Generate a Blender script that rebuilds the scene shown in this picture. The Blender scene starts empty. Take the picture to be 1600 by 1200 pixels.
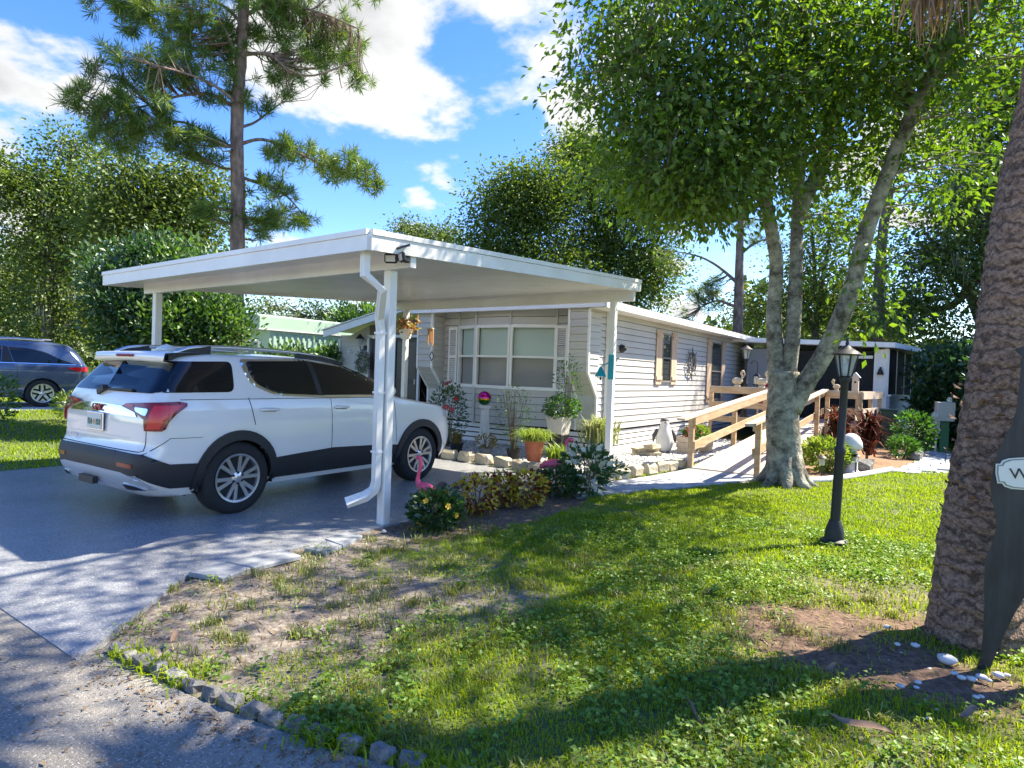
import bpy, bmesh, math, random
import numpy as np
from mathutils import Vector, Matrix
rng = np.random.default_rng(7); random.seed(7)
scn = bpy.context.scene; col = scn.collection
R = math.radians
# ------------------------------------------------------------------ camera
F, YAW, PITCH, ROLL, CH = 985.0, R(35.0), R(-0.97), R(1.98), 1.59
def cam_basis():
    f = np.array([-math.sin(YAW)*math.cos(PITCH), math.cos(YAW)*math.cos(PITCH), math.sin(PITCH)])
    r = np.array([math.cos(YAW), math.sin(YAW), 0.0]); u = np.cross(r, f)
    return f, math.cos(ROLL)*r+math.sin(ROLL)*u, -math.sin(ROLL)*r+math.cos(ROLL)*u
CF, CR, CU = cam_basis()
cd = bpy.data.cameras.new('camera'); cam = bpy.data.objects.new('camera', cd); col.objects.link(cam)
cd.sensor_fit = 'HORIZONTAL'; cd.sensor_width = 36; cd.lens = F*36/1600; cd.clip_start = .05; cd.clip_end = 2000
cam.matrix_world = Matrix(((CR[0], CU[0], -CF[0], 0), (CR[1], CU[1], -CF[1], 0), (CR[2], CU[2], -CF[2], CH), (0, 0, 0, 1)))
scn.camera = cam
# ------------------------------------------------------------------ sun and sky
SUN = np.array([0.5, 0.72, 1.0]); SUN /= np.linalg.norm(SUN)
sl = bpy.data.lights.new('sun', 'SUN'); sl.energy = 4.3; sl.angle = R(.53); sl.color = (1, .91, .74)
so = bpy.data.objects.new('sun', sl); col.objects.link(so)
so.rotation_euler = Vector(SUN).to_track_quat('Z', 'Y').to_euler()
EXPOSURE = 1.92
SKY = .094
w = bpy.data.worlds.new('World'); scn.world = w; w.use_nodes = True
nt = w.node_tree; nt.nodes.clear()
def N(tree, t, **kw):
    n = tree.nodes.new(t)
    for k, v in kw.items():
        if k in n.inputs and not hasattr(n, k): n.inputs[k].default_value = v
        else: setattr(n, k, v)
    return n
def ray(px, py): return CF*F + CR*(px-800) + CU*(600-py)
def A(px, py, dist):
    d = ray(px, py); return np.array([0, 0, CH]) + d*(dist/np.hypot(d[0], d[1]))
def G(px, py, z=0.0):
    d = ray(px, py); return np.array([0, 0, CH]) + d*((z-CH)/d[2])
def AY(px, py, Y):
    d = ray(px, py); return np.array([0, 0, CH]) + d*(Y/d[1])
def AX(px, py, X):
    d = ray(px, py); return np.array([0, 0, CH]) + d*(X/d[0])
sky = N(nt, 'ShaderNodeTexSky', sky_type='NISHITA', sun_disc=False)
sky.sun_elevation = math.asin(SUN[2]); sky.sun_rotation = math.atan2(SUN[0], SUN[1])
sky.air_density = 1.0; sky.dust_density = .2; sky.ozone_density = 2.2
tc = N(nt, 'ShaderNodeTexCoord')
def vmath(op, a, b=None):
    n = N(nt, 'ShaderNodeVectorMath', operation=op); nt.links.new(a, n.inputs[0])
    if b is not None:
        if isinstance(b, (tuple, list, np.ndarray)): n.inputs[1].default_value = tuple(float(x) for x in b)
        else: nt.links.new(b, n.inputs[1])
    return n
def smath(op, a, b=None, c=None):
    n = N(nt, 'ShaderNodeMath', operation=op)
    for i, v in enumerate((a, b, c)):
        if v is None: continue
        if isinstance(v, (int, float)): n.inputs[i].default_value = v
        else: nt.links.new(v, n.inputs[i])
    return n.outputs[0]
dirn = vmath('NORMALIZE', tc.outputs['Generated']).outputs[0]
sep = N(nt, 'ShaderNodeSeparateXYZ'); nt.links.new(dirn, sep.inputs[0])
zz = smath('ADD', smath('MAXIMUM', sep.outputs[2], 0.0), .22)
comb = N(nt, 'ShaderNodeCombineXYZ')
nt.links.new(smath('DIVIDE', sep.outputs[0], zz), comb.inputs[0]); nt.links.new(smath('DIVIDE', sep.outputs[1], zz), comb.inputs[1])
n1 = N(nt, 'ShaderNodeTexNoise'); n1.inputs['Scale'].default_value = 2.1; n1.inputs['Detail'].default_value = 9; n1.inputs['Roughness'].default_value = .56
nt.links.new(comb.outputs[0], n1.inputs['Vector'])
n2 = N(nt, 'ShaderNodeTexNoise'); n2.inputs['Scale'].default_value = 1.3; n2.inputs['Detail'].default_value = 5
nt.links.new(vmath('ADD', comb.outputs[0], (3.1, 1.7, 0)).outputs[0], n2.inputs['Vector'])
cov = None
# cumulus clouds standing in this part of the sky: direction, angular radius, weight
for px, py, rad, wt in ((670, 30, 15, .64), (760, 50, 10, .6), (560, -40, 16, .55), (10, 215, 10, .6), (60, 250, 4, .4), (715, 262, 3.5, .5), (665, 250, 2.5, .36), (650, 335, 3.2, .5), (695, 350, 3, .45),
                        (885, 190, 4.5, .6), (110, 105, 3, .36), (1080, 420, 6, .6), (1410, 260, 7, .5), (1500, 330, 6, .5), (1180, 330, 6, .4), (1000, 90, 5, .3), (240, 500, 8, .45), (60, 470, 9, .5), (450, 480, 9, .45), (560, 490, 7, .5)):
    d = ray(px, py); d = d/np.linalg.norm(d)
    dt = vmath('DOT_PRODUCT', dirn, d).outputs['Value']
    mr = N(nt, 'ShaderNodeMapRange', interpolation_type='SMOOTHSTEP')
    nt.links.new(dt, mr.inputs[0]); mr.inputs[1].default_value = math.cos(R(rad)); mr.inputs[2].default_value = math.cos(R(rad*.25)); mr.inputs[3].default_value = 0; mr.inputs[4].default_value = wt*.55
    cov = mr.outputs[0] if cov is None else smath('MAXIMUM', cov, mr.outputs[0])
tot = smath('ADD', smath('MULTIPLY', smath('SUBTRACT', n1.outputs[0], .5), 1.75), cov)
mk = N(nt, 'ShaderNodeMapRange', interpolation_type='SMOOTHSTEP'); nt.links.new(tot, mk.inputs[0])
mk.inputs[1].default_value = .2; mk.inputs[2].default_value = .36
th = N(nt, 'ShaderNodeMapRange', interpolation_type='SMOOTHSTEP'); nt.links.new(smath('ADD', tot, smath('MULTIPLY', smath('SUBTRACT', n2.outputs[0], .5), .9)), th.inputs[0])
th.inputs[1].default_value = .2; th.inputs[2].default_value = .75
cc = N(nt, 'ShaderNodeMixRGB'); nt.links.new(th.outputs[0], cc.inputs[0]); cc.inputs[1].default_value = (.3, .3, .3, 1); cc.inputs[2].default_value = (.17, .172, .178, 1)
hs = N(nt, 'ShaderNodeHueSaturation'); hs.inputs['Saturation'].default_value = 1.32; hs.inputs['Hue'].default_value = .516; hs.inputs['Value'].default_value = SKY; nt.links.new(sky.outputs[0], hs.inputs['Color'])
mx = N(nt, 'ShaderNodeMixRGB'); nt.links.new(mk.outputs[0], mx.inputs[0]); nt.links.new(hs.outputs[0], mx.inputs[1]); nt.links.new(cc.outputs[0], mx.inputs[2])
bg = N(nt, 'ShaderNodeBackground'); nt.links.new(mx.outputs[0], bg.inputs[0]); bg.inputs[1].default_value = 1.0
wo = N(nt, 'ShaderNodeOutputWorld'); nt.links.new(bg.outputs[0], wo.inputs[0])
vs = scn.view_settings; vs.view_transform = 'Standard'; vs.look = 'None'; vs.gamma = 1; vs.exposure = EXPOSURE; vs.use_curve_mapping = False
scn.cycles.use_denoising = True; scn.cycles.max_bounces = 6; scn.cycles.transparent_max_bounces = 8
scn.cycles.caustics_reflective = False; scn.cycles.caustics_refractive = False
scn.cycles.use_adaptive_sampling = True
# ------------------------------------------------------------------ materials
MATS = {}
def mat(name, c, c2=None, scale=8.0, rough=.6, nr=.62, metal=0.0, bump=0.0, bscale=None, spec=.5, coat=0.0, detail=6, island=0.0, stretch=None, ramp=(.35, .65)):
    """principled material; colour drifts between c and c2 by noise, optionally also piece by piece"""
    if name in MATS: return MATS[name]
    m = bpy.data.materials.new(name); m.use_nodes = True; t = m.node_tree; b = t.nodes['Principled BSDF']
    b.inputs['Roughness'].default_value = rough; b.inputs['Metallic'].default_value = metal
    b.inputs['Specular IOR Level'].default_value = spec; b.inputs['Coat Weight'].default_value = coat; b.inputs['Coat Roughness'].default_value = .04
    b.inputs['Base Color'].default_value = (*c, 1)
    vec = None
    if c2 is not None or bump:
        tcx = t.nodes.new('ShaderNodeTexCoord'); vec = tcx.outputs['Object']
        if stretch:
            mp = t.nodes.new('ShaderNodeMapping'); mp.inputs['Scale'].default_value = stretch; t.links.new(vec, mp.inputs[0]); vec = mp.outputs[0]
    outc = None
    if c2 is not None:
        nz = t.nodes.new('ShaderNodeTexNoise'); nz.inputs['Scale'].default_value = scale; nz.inputs['Detail'].default_value = detail; nz.inputs['Roughness'].default_value = nr
        t.links.new(vec, nz.inputs['Vector'])
        rp = t.nodes.new('ShaderNodeValToRGB'); rp.color_ramp.elements[0].position = ramp[0]; rp.color_ramp.elements[1].position = ramp[1]
        rp.color_ramp.elements[0].color = (*c, 1); rp.color_ramp.elements[1].color = (*c2, 1); t.links.new(nz.outputs[0], rp.inputs[0]); outc = rp.outputs[0]
    if island:
        ge = t.nodes.new('ShaderNodeObjectInfo'); mr = t.nodes.new('ShaderNodeMapRange'); t.links.new(ge.outputs['Random'], mr.inputs[0])
        mr.inputs[3].default_value = 1-island; mr.inputs[4].default_value = 1+island*.6
        h = t.nodes.new('ShaderNodeHueSaturation'); t.links.new(mr.outputs[0], h.inputs['Value'])
        if outc is not None: t.links.new(outc, h.inputs['Color'])
        else: h.inputs['Color'].default_value = (*c, 1)
        outc = h.outputs[0]
    if outc is not None: t.links.new(outc, b.inputs['Base Color'])
    if bump:
        nb = t.nodes.new('ShaderNodeTexNoise'); nb.inputs['Scale'].default_value = bscale or scale*4; nb.inputs['Detail'].default_value = 5
        t.links.new(vec, nb.inputs['Vector']); bp = t.nodes.new('ShaderNodeBump'); bp.inputs['Strength'].default_value = bump; bp.inputs['Distance'].default_value = .02
        t.links.new(nb.outputs[0], bp.inputs['Height']); t.links.new(bp.outputs[0], b.inputs['Normal'])
    MATS[name] = m; return m
def leafmat(name, cols, trans=.45, gloss=.06, tint=(1.25, 1.35, .55), const=False):
    """foliage: colour picked leaf by leaf, light passes through"""
    if name in MATS: return MATS[name]
    m = bpy.data.materials.new(name); m.use_nodes = True; t = m.node_tree; t.nodes.clear()
    ge = t.nodes.new('ShaderNodeNewGeometry'); rp = t.nodes.new('ShaderNodeValToRGB'); at_ = t.nodes.new('ShaderNodeAttribute'); at_.attribute_name = 'tone'; mi = t.nodes.new('ShaderNodeMix'); mi.inputs[0].default_value = .6; t.links.new(ge.outputs['Random Per Island'], mi.inputs[2]); t.links.new(at_.outputs['Fac'], mi.inputs[3]); t.links.new(mi.outputs[0], rp.inputs[0])
    el = rp.color_ramp.elements
    if const: rp.color_ramp.interpolation = 'CONSTANT'
    for i, c in enumerate(cols):
        e = el[i] if i < 2 else el.new(i/(len(cols)-1)); e.position = i/(len(cols)-1); e.color = (*c, 1)
    df = t.nodes.new('ShaderNodeBsdfDiffuse'); tr = t.nodes.new('ShaderNodeBsdfTranslucent'); gl = t.nodes.new('ShaderNodeBsdfGlossy'); gl.inputs['Roughness'].default_value = .48; gl.inputs[0].default_value = (.6, .65, .6, 1)
    mu = t.nodes.new('ShaderNodeMixRGB'); mu.blend_type = 'MULTIPLY'; mu.inputs[0].default_value = 1; mu.inputs[2].default_value = (*tint, 1)
    t.links.new(rp.outputs[0], mu.inputs[1]); t.links.new(rp.outputs[0], df.inputs[0]); t.links.new(mu.outputs[0], tr.inputs[0])
    m1 = t.nodes.new('ShaderNodeMixShader'); m1.inputs[0].default_value = trans; t.links.new(df.outputs[0], m1.inputs[1]); t.links.new(tr.outputs[0], m1.inputs[2])
    m2 = t.nodes.new('ShaderNodeMixShader'); m2.inputs[0].default_value = gloss; t.links.new(m1.outputs[0], m2.inputs[1]); t.links.new(gl.outputs[0], m2.inputs[2])
    o = t.nodes.new('ShaderNodeOutputMaterial'); t.links.new(m2.outputs[0], o.inputs[0]); MATS[name] = m; return m
def glassmat(name, tint=(.02, .025, .03), rough=.03, alpha=1.0, spec=.8):
    if name in MATS: return MATS[name]
    m = mat(name, tint, rough=rough, spec=spec); b = m.node_tree.nodes['Principled BSDF']; b.inputs['Alpha'].default_value = alpha; b.inputs['IOR'].default_value = 1.6
    return m
# ------------------------------------------------------------------ mesh helpers
def link(name, me, parent=None, loc=None):
    o = bpy.data.objects.new(name, me); col.objects.link(o)
    if parent is not None: o.parent = parent
    if loc is not None: o.location = [float(x) for x in loc]
    return o
def tag(o, label=None, cat=None, group=None, kind=None):
    if label: o['label'] = label
    if cat: o['category'] = cat
    if group: o['group'] = group
    if kind: o['kind'] = kind
    return o
def thing(name, label, cat, loc=(0, 0, 0), rz=0.0, group=None):
    o = link(name, None, None, loc); o.rotation_euler = (0, 0, rz); o.empty_display_size = .1
    return tag(o, label, cat, group)
def copy_tree(o, parent=None):
    c = o.copy(); col.objects.link(c); c.parent = parent
    for ch in list(o.children): copy_tree(ch, c)
    return c
def fast_mesh(name, V, Fc, m, smooth=False):
    """V (n,3); Fc (m,k) of equal size faces"""
    V = np.ascontiguousarray(V, np.float32); Fc = np.ascontiguousarray(Fc, np.int32); k = Fc.shape[1]
    me = bpy.data.meshes.new(name); me.vertices.add(len(V)); me.vertices.foreach_set('co', V.ravel())
    me.loops.add(Fc.size); me.loops.foreach_set('vertex_index', Fc.ravel())
    me.polygons.add(len(Fc)); me.polygons.foreach_set('loop_start', np.arange(0, Fc.size, k, dtype=np.int32))
    if smooth: me.polygons.foreach_set('use_smooth', np.ones(len(Fc), bool))
    me.update(calc_edges=True); me.materials.append(m); return me
class MB:
    def __init__(s): s.v = []; s.f = []
    def add(s, V, Fs):
        o = len(s.v); s.v += [tuple(float(c) for c in p) for p in V]; s.f += [tuple(i+o for i in f) for f in Fs]; return s
    def box(s, c, d, rz=0.0, rx=0.0, ry=0.0, bev=0.0):
        x, y, z = [q/2 for q in d]
        if bev:
            b = min(bev, x*.9, y*.9, z*.9); P = []
            for sx in (-1, 1):
                for sy in (-1, 1):
                    for sz in (-1, 1): P += [(sx*(x-b), sy*(y-b), sz*z), (sx*(x-b), sy*y, sz*(z-b)), (sx*x, sy*(y-b), sz*(z-b))]
            bm = bmesh.new()
            for p in P: bm.verts.new(p)
            bmesh.ops.convex_hull(bm, input=bm.verts)
            bmesh.ops.dissolve_limit(bm, angle_limit=.01, verts=bm.verts, edges=bm.edges)
            bm.verts.index_update(); V = [tuple(q.co) for q in bm.verts]; Fs = [tuple(q.index for q in f.verts) for f in bm.faces]; bm.free()
        else:
            V = [(a, b_, c_) for a in (-x, x) for b_ in (-y, y) for c_ in (-z, z)]
            Fs = [(0, 1, 3, 2), (4, 6, 7, 5), (0, 4, 5, 1), (2, 3, 7, 6), (0, 2, 6, 4), (1, 5, 7, 3)]
        M = Matrix.Rotation(rz, 3, 'Z') @ Matrix.Rotation(ry, 3, 'Y') @ Matrix.Rotation(rx, 3, 'X'); cc_ = Vector([float(q) for q in c])
        return s.add([M @ Vector(p)+cc_ for p in V], Fs)
    def bar(s, a, b, wd, th, up=(0, 0, 1)):
        a = Vector([float(q) for q in a]); b = Vector([float(q) for q in b]); d = (b-a).normalized(); u = Vector(up); sd = d.cross(u)
        if sd.length < 1e-4: sd = d.cross(Vector((0, 1, 0)))
        sd.normalize(); u = sd.cross(d)
        V = [p+sd*(i*wd/2)+u*(j*th/2) for p in (a, b) for i, j in ((-1, -1), (1, -1), (1, 1), (-1, 1))]
        return s.add(V, [(3, 2, 1, 0), (4, 5, 6, 7), (0, 1, 5, 4), (1, 2, 6, 5), (2, 3, 7, 6), (3, 0, 4, 7)])
    def tube(s, pts, rad, n=8, cap=True, jit=0.0):
        P = [Vector([float(q) for q in p]) for p in pts]; rad = [rad]*len(P) if isinstance(rad, (int, float)) else list(rad)
        ref = Vector((0, 0, 1)) if abs((P[-1]-P[0]).normalized().z) < .9 else Vector((1, 0, 0)); V = []; Fs = []
        for i, p in enumerate(P):
            d = (P[min(i+1, len(P)-1)]-P[max(i-1, 0)]).normalized(); a = d.cross(ref)
            if a.length < 1e-4: a = d.cross(Vector((0, 1, 0)))
            a.normalize(); b = d.cross(a)
            for k in range(n):
                t = 2*math.pi*k/n; rr = rad[i]*(1+jit*(random.random()-.5)); V.append(p+a*math.cos(t)*rr+b*math.sin(t)*rr)
        for i in range(len(P)-1):
            for k in range(n): Fs.append((i*n+k, i*n+(k+1) % n, (i+1)*n+(k+1) % n, (i+1)*n+k))
        if cap: Fs += [tuple(range(n-1, -1, -1)), tuple(range((len(P)-1)*n, len(P)*n))]
        return s.add(V, Fs)
    def lathe(s, prof, c=(0, 0, 0), n=20, axis='z', sq=None):
        V = []; Fs = []
        for r_, z in prof:
            for k in range(n):
                t = 2*math.pi*k/n + (math.pi/n if sq else 0); x, y = r_*math.cos(t), r_*math.sin(t)
                V.append((c[0]+x, c[1]+y, c[2]+z) if axis == 'z' else ((c[0]+z, c[1]+x, c[2]+y) if axis == 'x' else (c[0]+x, c[1]+z, c[2]+y)))
        for i in range(len(prof)-1):
            for k in range(n): Fs.append((i*n+k, i*n+(k+1) % n, (i+1)*n+(k+1) % n, (i+1)*n+k))
        Fs += [tuple(range(n-1, -1, -1)), tuple(range((len(prof)-1)*n, len(prof)*n))]
        return s.add(V, Fs)
    def prism(s, poly, a, b, fn):
        """poly 2D, extruded between a and b through fn(u, v, t)->xyz"""
        n = len(poly); V = [fn(u, v, a) for u, v in poly]+[fn(u, v, b) for u, v in poly]
        return s.add(V, [tuple(range(n-1, -1, -1)), tuple(range(n, 2*n))]+[(i, (i+1) % n, n+(i+1) % n, n+i) for i in range(n)])
    def ell(s, c, r_, nu=10, nv=7, ruf=0.0):
        V = []; Fs = []
        for j in range(nv+1):
            ph = math.pi*j/nv-math.pi/2
            for i in range(nu):
                t = 2*math.pi*i/nu; q = 1+ruf*(random.random()-.5)
                V.append((c[0]+r_[0]*math.cos(ph)*math.cos(t)*q, c[1]+r_[1]*math.cos(ph)*math.sin(t)*q, c[2]+r_[2]*math.sin(ph)*q))
        for j in range(nv):
            for i in range(nu): Fs.append((j*nu+i, j*nu+(i+1) % nu, (j+1)*nu+(i+1) % nu, (j+1)*nu+i))
        return s.add(V, Fs)
    def mesh(s, name, m, smooth=False, autosm=None):
        me = bpy.data.meshes.new(name); me.from_pydata(s.v, [], s.f); me.materials.append(m)
        bm = bmesh.new(); bm.from_mesh(me); bmesh.ops.remove_doubles(bm, verts=bm.verts, dist=1e-5)
        if len(bm.faces) < 20000: bmesh.ops.recalc_face_normals(bm, faces=bm.faces)
        if autosm:
            for e in bm.edges: e.smooth = not (len(e.link_faces) == 2 and e.calc_face_angle(0) > autosm)
            smooth = True
        bm.to_mesh(me); bm.free()
        if smooth: me.polygons.foreach_set('use_smooth', [True]*len(me.polygons))
        return me
    def build(s, name, m, parent=None, smooth=False, loc=None, autosm=None):
        return link(name, s.mesh(name, m, smooth, autosm), parent, loc)
def smooth_path(pts, k=4):
    P = [np.array(p, float) for p in pts]; P = [2*P[0]-P[1]]+P+[2*P[-1]-P[-2]]; out = []
    for i in range(1, len(P)-2):
        for j in range(k):
            t = j/k; a, b, c, d = P[i-1:i+3]
            out.append(.5*((2*b)+(c-a)*t+(2*a-5*b+4*c-d)*t*t+(3*b-a-3*c+d)*t**3))
    out.append(P[-2]); return out
def rints(a, b, n): return [a+(b-a)*i/max(1, n-1) for i in range(n)]
def text(name, s, size, m, parent, M4, depth=.002):
    cu = bpy.data.curves.new(name, 'FONT'); cu.body = s; cu.size = size; cu.extrude = depth; cu.align_x = 'CENTER'; cu.align_y = 'CENTER'; cu.materials.append(m)
    tmp = link('tmp', cu); dg = bpy.context.evaluated_depsgraph_get(); me = bpy.data.meshes.new_from_object(tmp.evaluated_get(dg)); bpy.data.objects.remove(tmp); me.materials.clear(); me.materials.append(m)
    o = link(name, me, parent); o.matrix_local = M4; return o
def frame(o, x, y):
    """4x4 with given origin and x, y axes"""
    x = Vector(x).normalized(); y = Vector(y).normalized(); z = x.cross(y)
    return Matrix(((x.x, y.x, z.x, o[0]), (x.y, y.y, z.y, o[1]), (x.z, y.z, z.z, o[2]), (0, 0, 0, 1)))
# ------------------------------------------------------------------ foliage helpers
def unit(a): return a/np.maximum(np.linalg.norm(a, axis=-1, keepdims=True), 1e-9)
def set_tone(me, n, k, tone=None):
    v = rng.uniform(size=n) if tone is None else np.clip(tone, 0, 1)
    me.attributes.new('tone', 'FLOAT', 'POINT').data.foreach_set('value', np.repeat(v, k).astype(np.float32)); return me
def leaf_mesh(name, P, D, L, Wd, m, fold=.25, nrm=None, broad=.45, tone=None):
    n = len(P); D = unit(D); nr = unit(nrm if nrm is not None else rng.normal(size=(n, 3))+np.array([0, 0, .9]))
    S = unit(np.cross(D, nr)); Nn = np.cross(S, D); L = np.broadcast_to(L, n)[:, None]; Wd = np.broadcast_to(Wd, n)[:, None]
    mid = P+D*L*broad+Nn*Wd*fold
    V = np.stack([P, mid-S*Wd/2, P+D*L, mid+S*Wd/2], 1).reshape(-1, 3); b = np.arange(n)[:, None]*4
    Fc = np.concatenate([b+np.array([[0, 2, 1]]), b+np.array([[0, 3, 2]])], 0)
    return set_tone(fast_mesh(name, V, Fc, m), n, 4, tone)
def blade_mesh(name, P, L, Wd, lean, m, droop=.5, tone=None):
    """grass-like blades: n x (5 verts, 3 tris)"""
    n = len(P); a = rng.uniform(0, 2*np.pi, n); H = np.stack([np.cos(a), np.sin(a), np.zeros(n)], 1); S = np.stack([-np.sin(a), np.cos(a), np.zeros(n)], 1)
    L = np.broadcast_to(L, n)[:, None]; Wd = np.broadcast_to(Wd, n)[:, None]; le = np.broadcast_to(lean, n)[:, None]; up = np.array([[0, 0, 1.0]])
    c1 = P+up*L*.6*np.sqrt(np.maximum(0, 1-le**2*.25))+H*L*le*.35; c2 = P+up*L*(1-droop*le)*.95+H*L*le
    V = np.stack([P-S*Wd/2, P+S*Wd/2, c1+S*Wd*.45, c1-S*Wd*.45, c2], 1).reshape(-1, 3); b = np.arange(n)[:, None]*5
    Fc = np.concatenate([b+np.array([[0, 1, 2]]), b+np.array([[0, 2, 3]]), b+np.array([[3, 2, 4]])], 0)
    return set_tone(fast_mesh(name, V, Fc, m), n, 5, tone)
def in_blobs(blobs, shell=.4):
    out = []
    for c, r_, n in blobs:
        d = unit(rng.normal(size=(n, 3))); q = rng.uniform(shell**3, 1, n)**(1/3)*rng.uniform(.8, 1.18, n); out.append(np.array(c)+d*q[:, None]*np.array(r_))
    return np.concatenate(out)
def tree(name, label, base, limbs, blobs, leaf, bark, group=None, per=60, cr=.4, L=.1, Wd=.055, droop=.25, shell=.4, twig=.014, moss=0, sides=9, flat=.75, cat='tree', crownname='crown', nolimb=False):
    base = np.array(base, float); root = thing(name, label, cat, base, 0, group)
    mb = MB(); S = []; Rr = []
    for pts, r0, r1 in limbs:
        sp = smooth_path([np.array(p)-base for p in pts], 5); n = len(sp)
        rad = [r0+(r1-r0)*(i/(n-1))**.8 for i in range(n)]
        mb.tube(sp, rad, sides if r0 > .08 else 6, jit=.12); S += sp; Rr += rad
    S = np.array(S); C_ = in_blobs(blobs, shell)-base
    for c in C_:
        d = np.linalg.norm(S-c, axis=1)+np.maximum(0, S[:, 2]-c[2])*1.2; i = int(np.argmin(d)); a = S[i]; v = c-a
        mid = a+v*.5+np.array([0, 0, .08*np.linalg.norm(v)])+rng.normal(size=3)*.06*np.linalg.norm(v)
        tr = min(twig*(.7+.35*np.linalg.norm(v)), Rr[i]*.7); mb.tube([a, mid, c], [tr, tr*.7, tr*.3], 4, cap=False)
    mb.build('trunk', bark, root, smooth=True)
    n = len(C_)*per; ci = np.repeat(np.arange(len(C_)), per); off = rng.normal(size=(n, 3))*cr*np.array([1, 1, flat]); off[:, 2] -= droop*cr*np.linalg.norm(off[:, :2], axis=1)
    P = C_[ci]+off; D = unit(off+rng.normal(size=(n, 3))*cr*.8+np.array([0, 0, -droop*cr]))
    sz = rng.uniform(.65, 1.25, n)
    link(crownname, leaf_mesh('crown', P, D, L*sz, Wd*sz, leaf, tone=rng.uniform(.0, 1, len(C_))[ci]), root)
    if moss:
        k = moss; i = rng.integers(0, len(C_), k); m_ = MATS['moss']; st = 14
        Pm = (C_[i]+rng.normal(size=(k, 3))*.15)[:, None, :]+rng.normal(size=(k, st, 3))*np.array([.1, .1, .05]); Lm = rng.uniform(.25, .9, (k, st))
        Pm = Pm.reshape(-1, 3); Lm = Lm.ravel(); Dm = unit(np.array([0, 0, -1.0])+rng.normal(size=(len(Pm), 3))*.09)
        tag(link('hanging_moss', leaf_mesh('hanging_moss', Pm, Dm, Lm, .022, m_, fold=0), root), kind='stuff')
    return root
def pine(name, label, base, limbs, tufts, bark, leaf, group=None, needles=46, L=.27, per_branch=None, sides=10):
    base = np.array(base, float); root = thing(name, label, 'tree', base, 0, group); mb = MB(); S = []; Rr = []
    for pts, r0, r1 in limbs:
        sp = smooth_path([np.array(p)-base for p in pts], 5); n = len(sp); rad = [r0+(r1-r0)*(i/(n-1))**.8 for i in range(n)]
        mb.tube(sp, rad, sides if r0 > .1 else 6, jit=.16); S += sp; Rr += rad
    S = np.array(S); C_ = in_blobs(tufts, .25)-base; tips = []; dirs = []
    for c in C_:
        d = np.linalg.norm((S-c)*np.array([1, 1, 1.4]), axis=1); i = int(np.argmin(d)); a = S[i]; v = c-a; ln = np.linalg.norm(v)
        mid = a+v*.55+np.array([0, 0, -.06*ln])+rng.normal(size=3)*.05*ln; tr = min(.012+.012*ln, Rr[i]*.7)
        mb.tube([a, mid, c], [tr, tr*.75, .008], 4, cap=False); tips.append(c); dirs.append(unit(c-mid+np.array([0, 0, .12*ln+.1])))
    mb.build('trunk', bark, root, smooth=True)
    tips = np.array(tips); dirs = np.array(dirs); n = len(tips)*needles; i = np.repeat(np.arange(len(tips)), needles)
    D = unit(dirs[i]*.55+unit(rng.normal(size=(n, 3)))*.95); P = tips[i]-dirs[i]*rng.uniform(0, .2, (n, 1)); sz = rng.uniform(.7, 1.15, n)
    link('crown', leaf_mesh('crown', P, D, L*sz, .019, leaf, fold=0, tone=rng.uniform(0, 1, len(tips))[i]), root)
    return root
# ------------------------------------------------------------------ setting: ground, road, driveway, paths
def poly_in(P, poly):
    x, y = P[..., 0], P[..., 1]; c = np.zeros(x.shape, bool); n = len(poly)
    for i in range(n):
        x0, y0 = poly[i]; x1, y1 = poly[(i+1) % n]
        c ^= ((y0 > y) != (y1 > y)) & (x < (x1-x0)*(y-y0)/((y1-y0) or 1e-9)+x0)
    return c
def vnoise(P, s, seed=0):
    """smooth value noise on the plane"""
    p = P*s+seed*17.3; i = np.floor(p).astype(int); f = p-i; f = f*f*(3-2*f)
    h = lambda a, b: np.modf(np.abs(np.sin((a*127.1+b*311.7+seed*74.7))*43758.5453))[0]
    a, b = i[..., 0], i[..., 1]
    return (h(a, b)*(1-f[..., 0])+h(a+1, b)*f[..., 0])*(1-f[..., 1])+(h(a, b+1)*(1-f[..., 0])+h(a+1, b+1)*f[..., 0])*f[..., 1]
def fbm(P, s, seed=0): return (vnoise(P, s, seed)*.5+vnoise(P, s*2.1, seed+1)*.3+vnoise(P, s*4.3, seed+2)*.2)
KERB = [G(*q)[:2] for q in ((165, 1022), (225, 1052), (290, 1083), (360, 1113), (430, 1138), (500, 1165), (590, 1190), (680, 1222), (800, 1258))]
KERB += [np.array((-.6, 1.93)), np.array((1.5, 2.0)), np.array((6, 2.0)), np.array((40, 2.0))]
DRIVE = [(-10.65, 1.405), (-3.72, 1.41), (-4.62, 2.46), (-4.66, 8.25), (-5.56, 8.58), (-7.66, 8.68), (-9.2, 8.8), (-9.6, 11.9), (-15.0, 11.9), (-15, 9.5), (-10.7, 9.5)]
ROAD = [(-120, 1.44), (-3.8, 1.44)]+[tuple(k) for k in KERB[:-1]]+[(120, 2.0), (120, -12), (-120, -12)]
NDRIVE = [(-18.2, 4.6), (-18.2, 16), (-21.5, 16), (-21.5, 4.6)]
WALK = [(-4.55, 7.85), (-3.95, 7.2), (-3.35, 8.6), (-2.75, 9.9), (-2.45, 10.6), (-2.5, 10.95), (-3.85, 10.95), (-4.0, 9.7), (-4.3, 8.5)]
GRAVEL = [(-9.3, 8.9), (-7.66, 8.85), (-5.56, 8.75), (-4.45, 8.5), (-4.25, 9.7), (-4.0, 11.1), (-3.85, 11.6), (-3.85, 17.2), (-5.88, 17.2), (-5.88, 11.4), (-9.6, 11.4)]
MULCH = [(-2.5, 10.9), (-1.75, 11.35), (-1.2, 12.6), (-.75, 14.6), (-.6, 16.2), (-1.0, 19.2), (-2.5, 19)]
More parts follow.
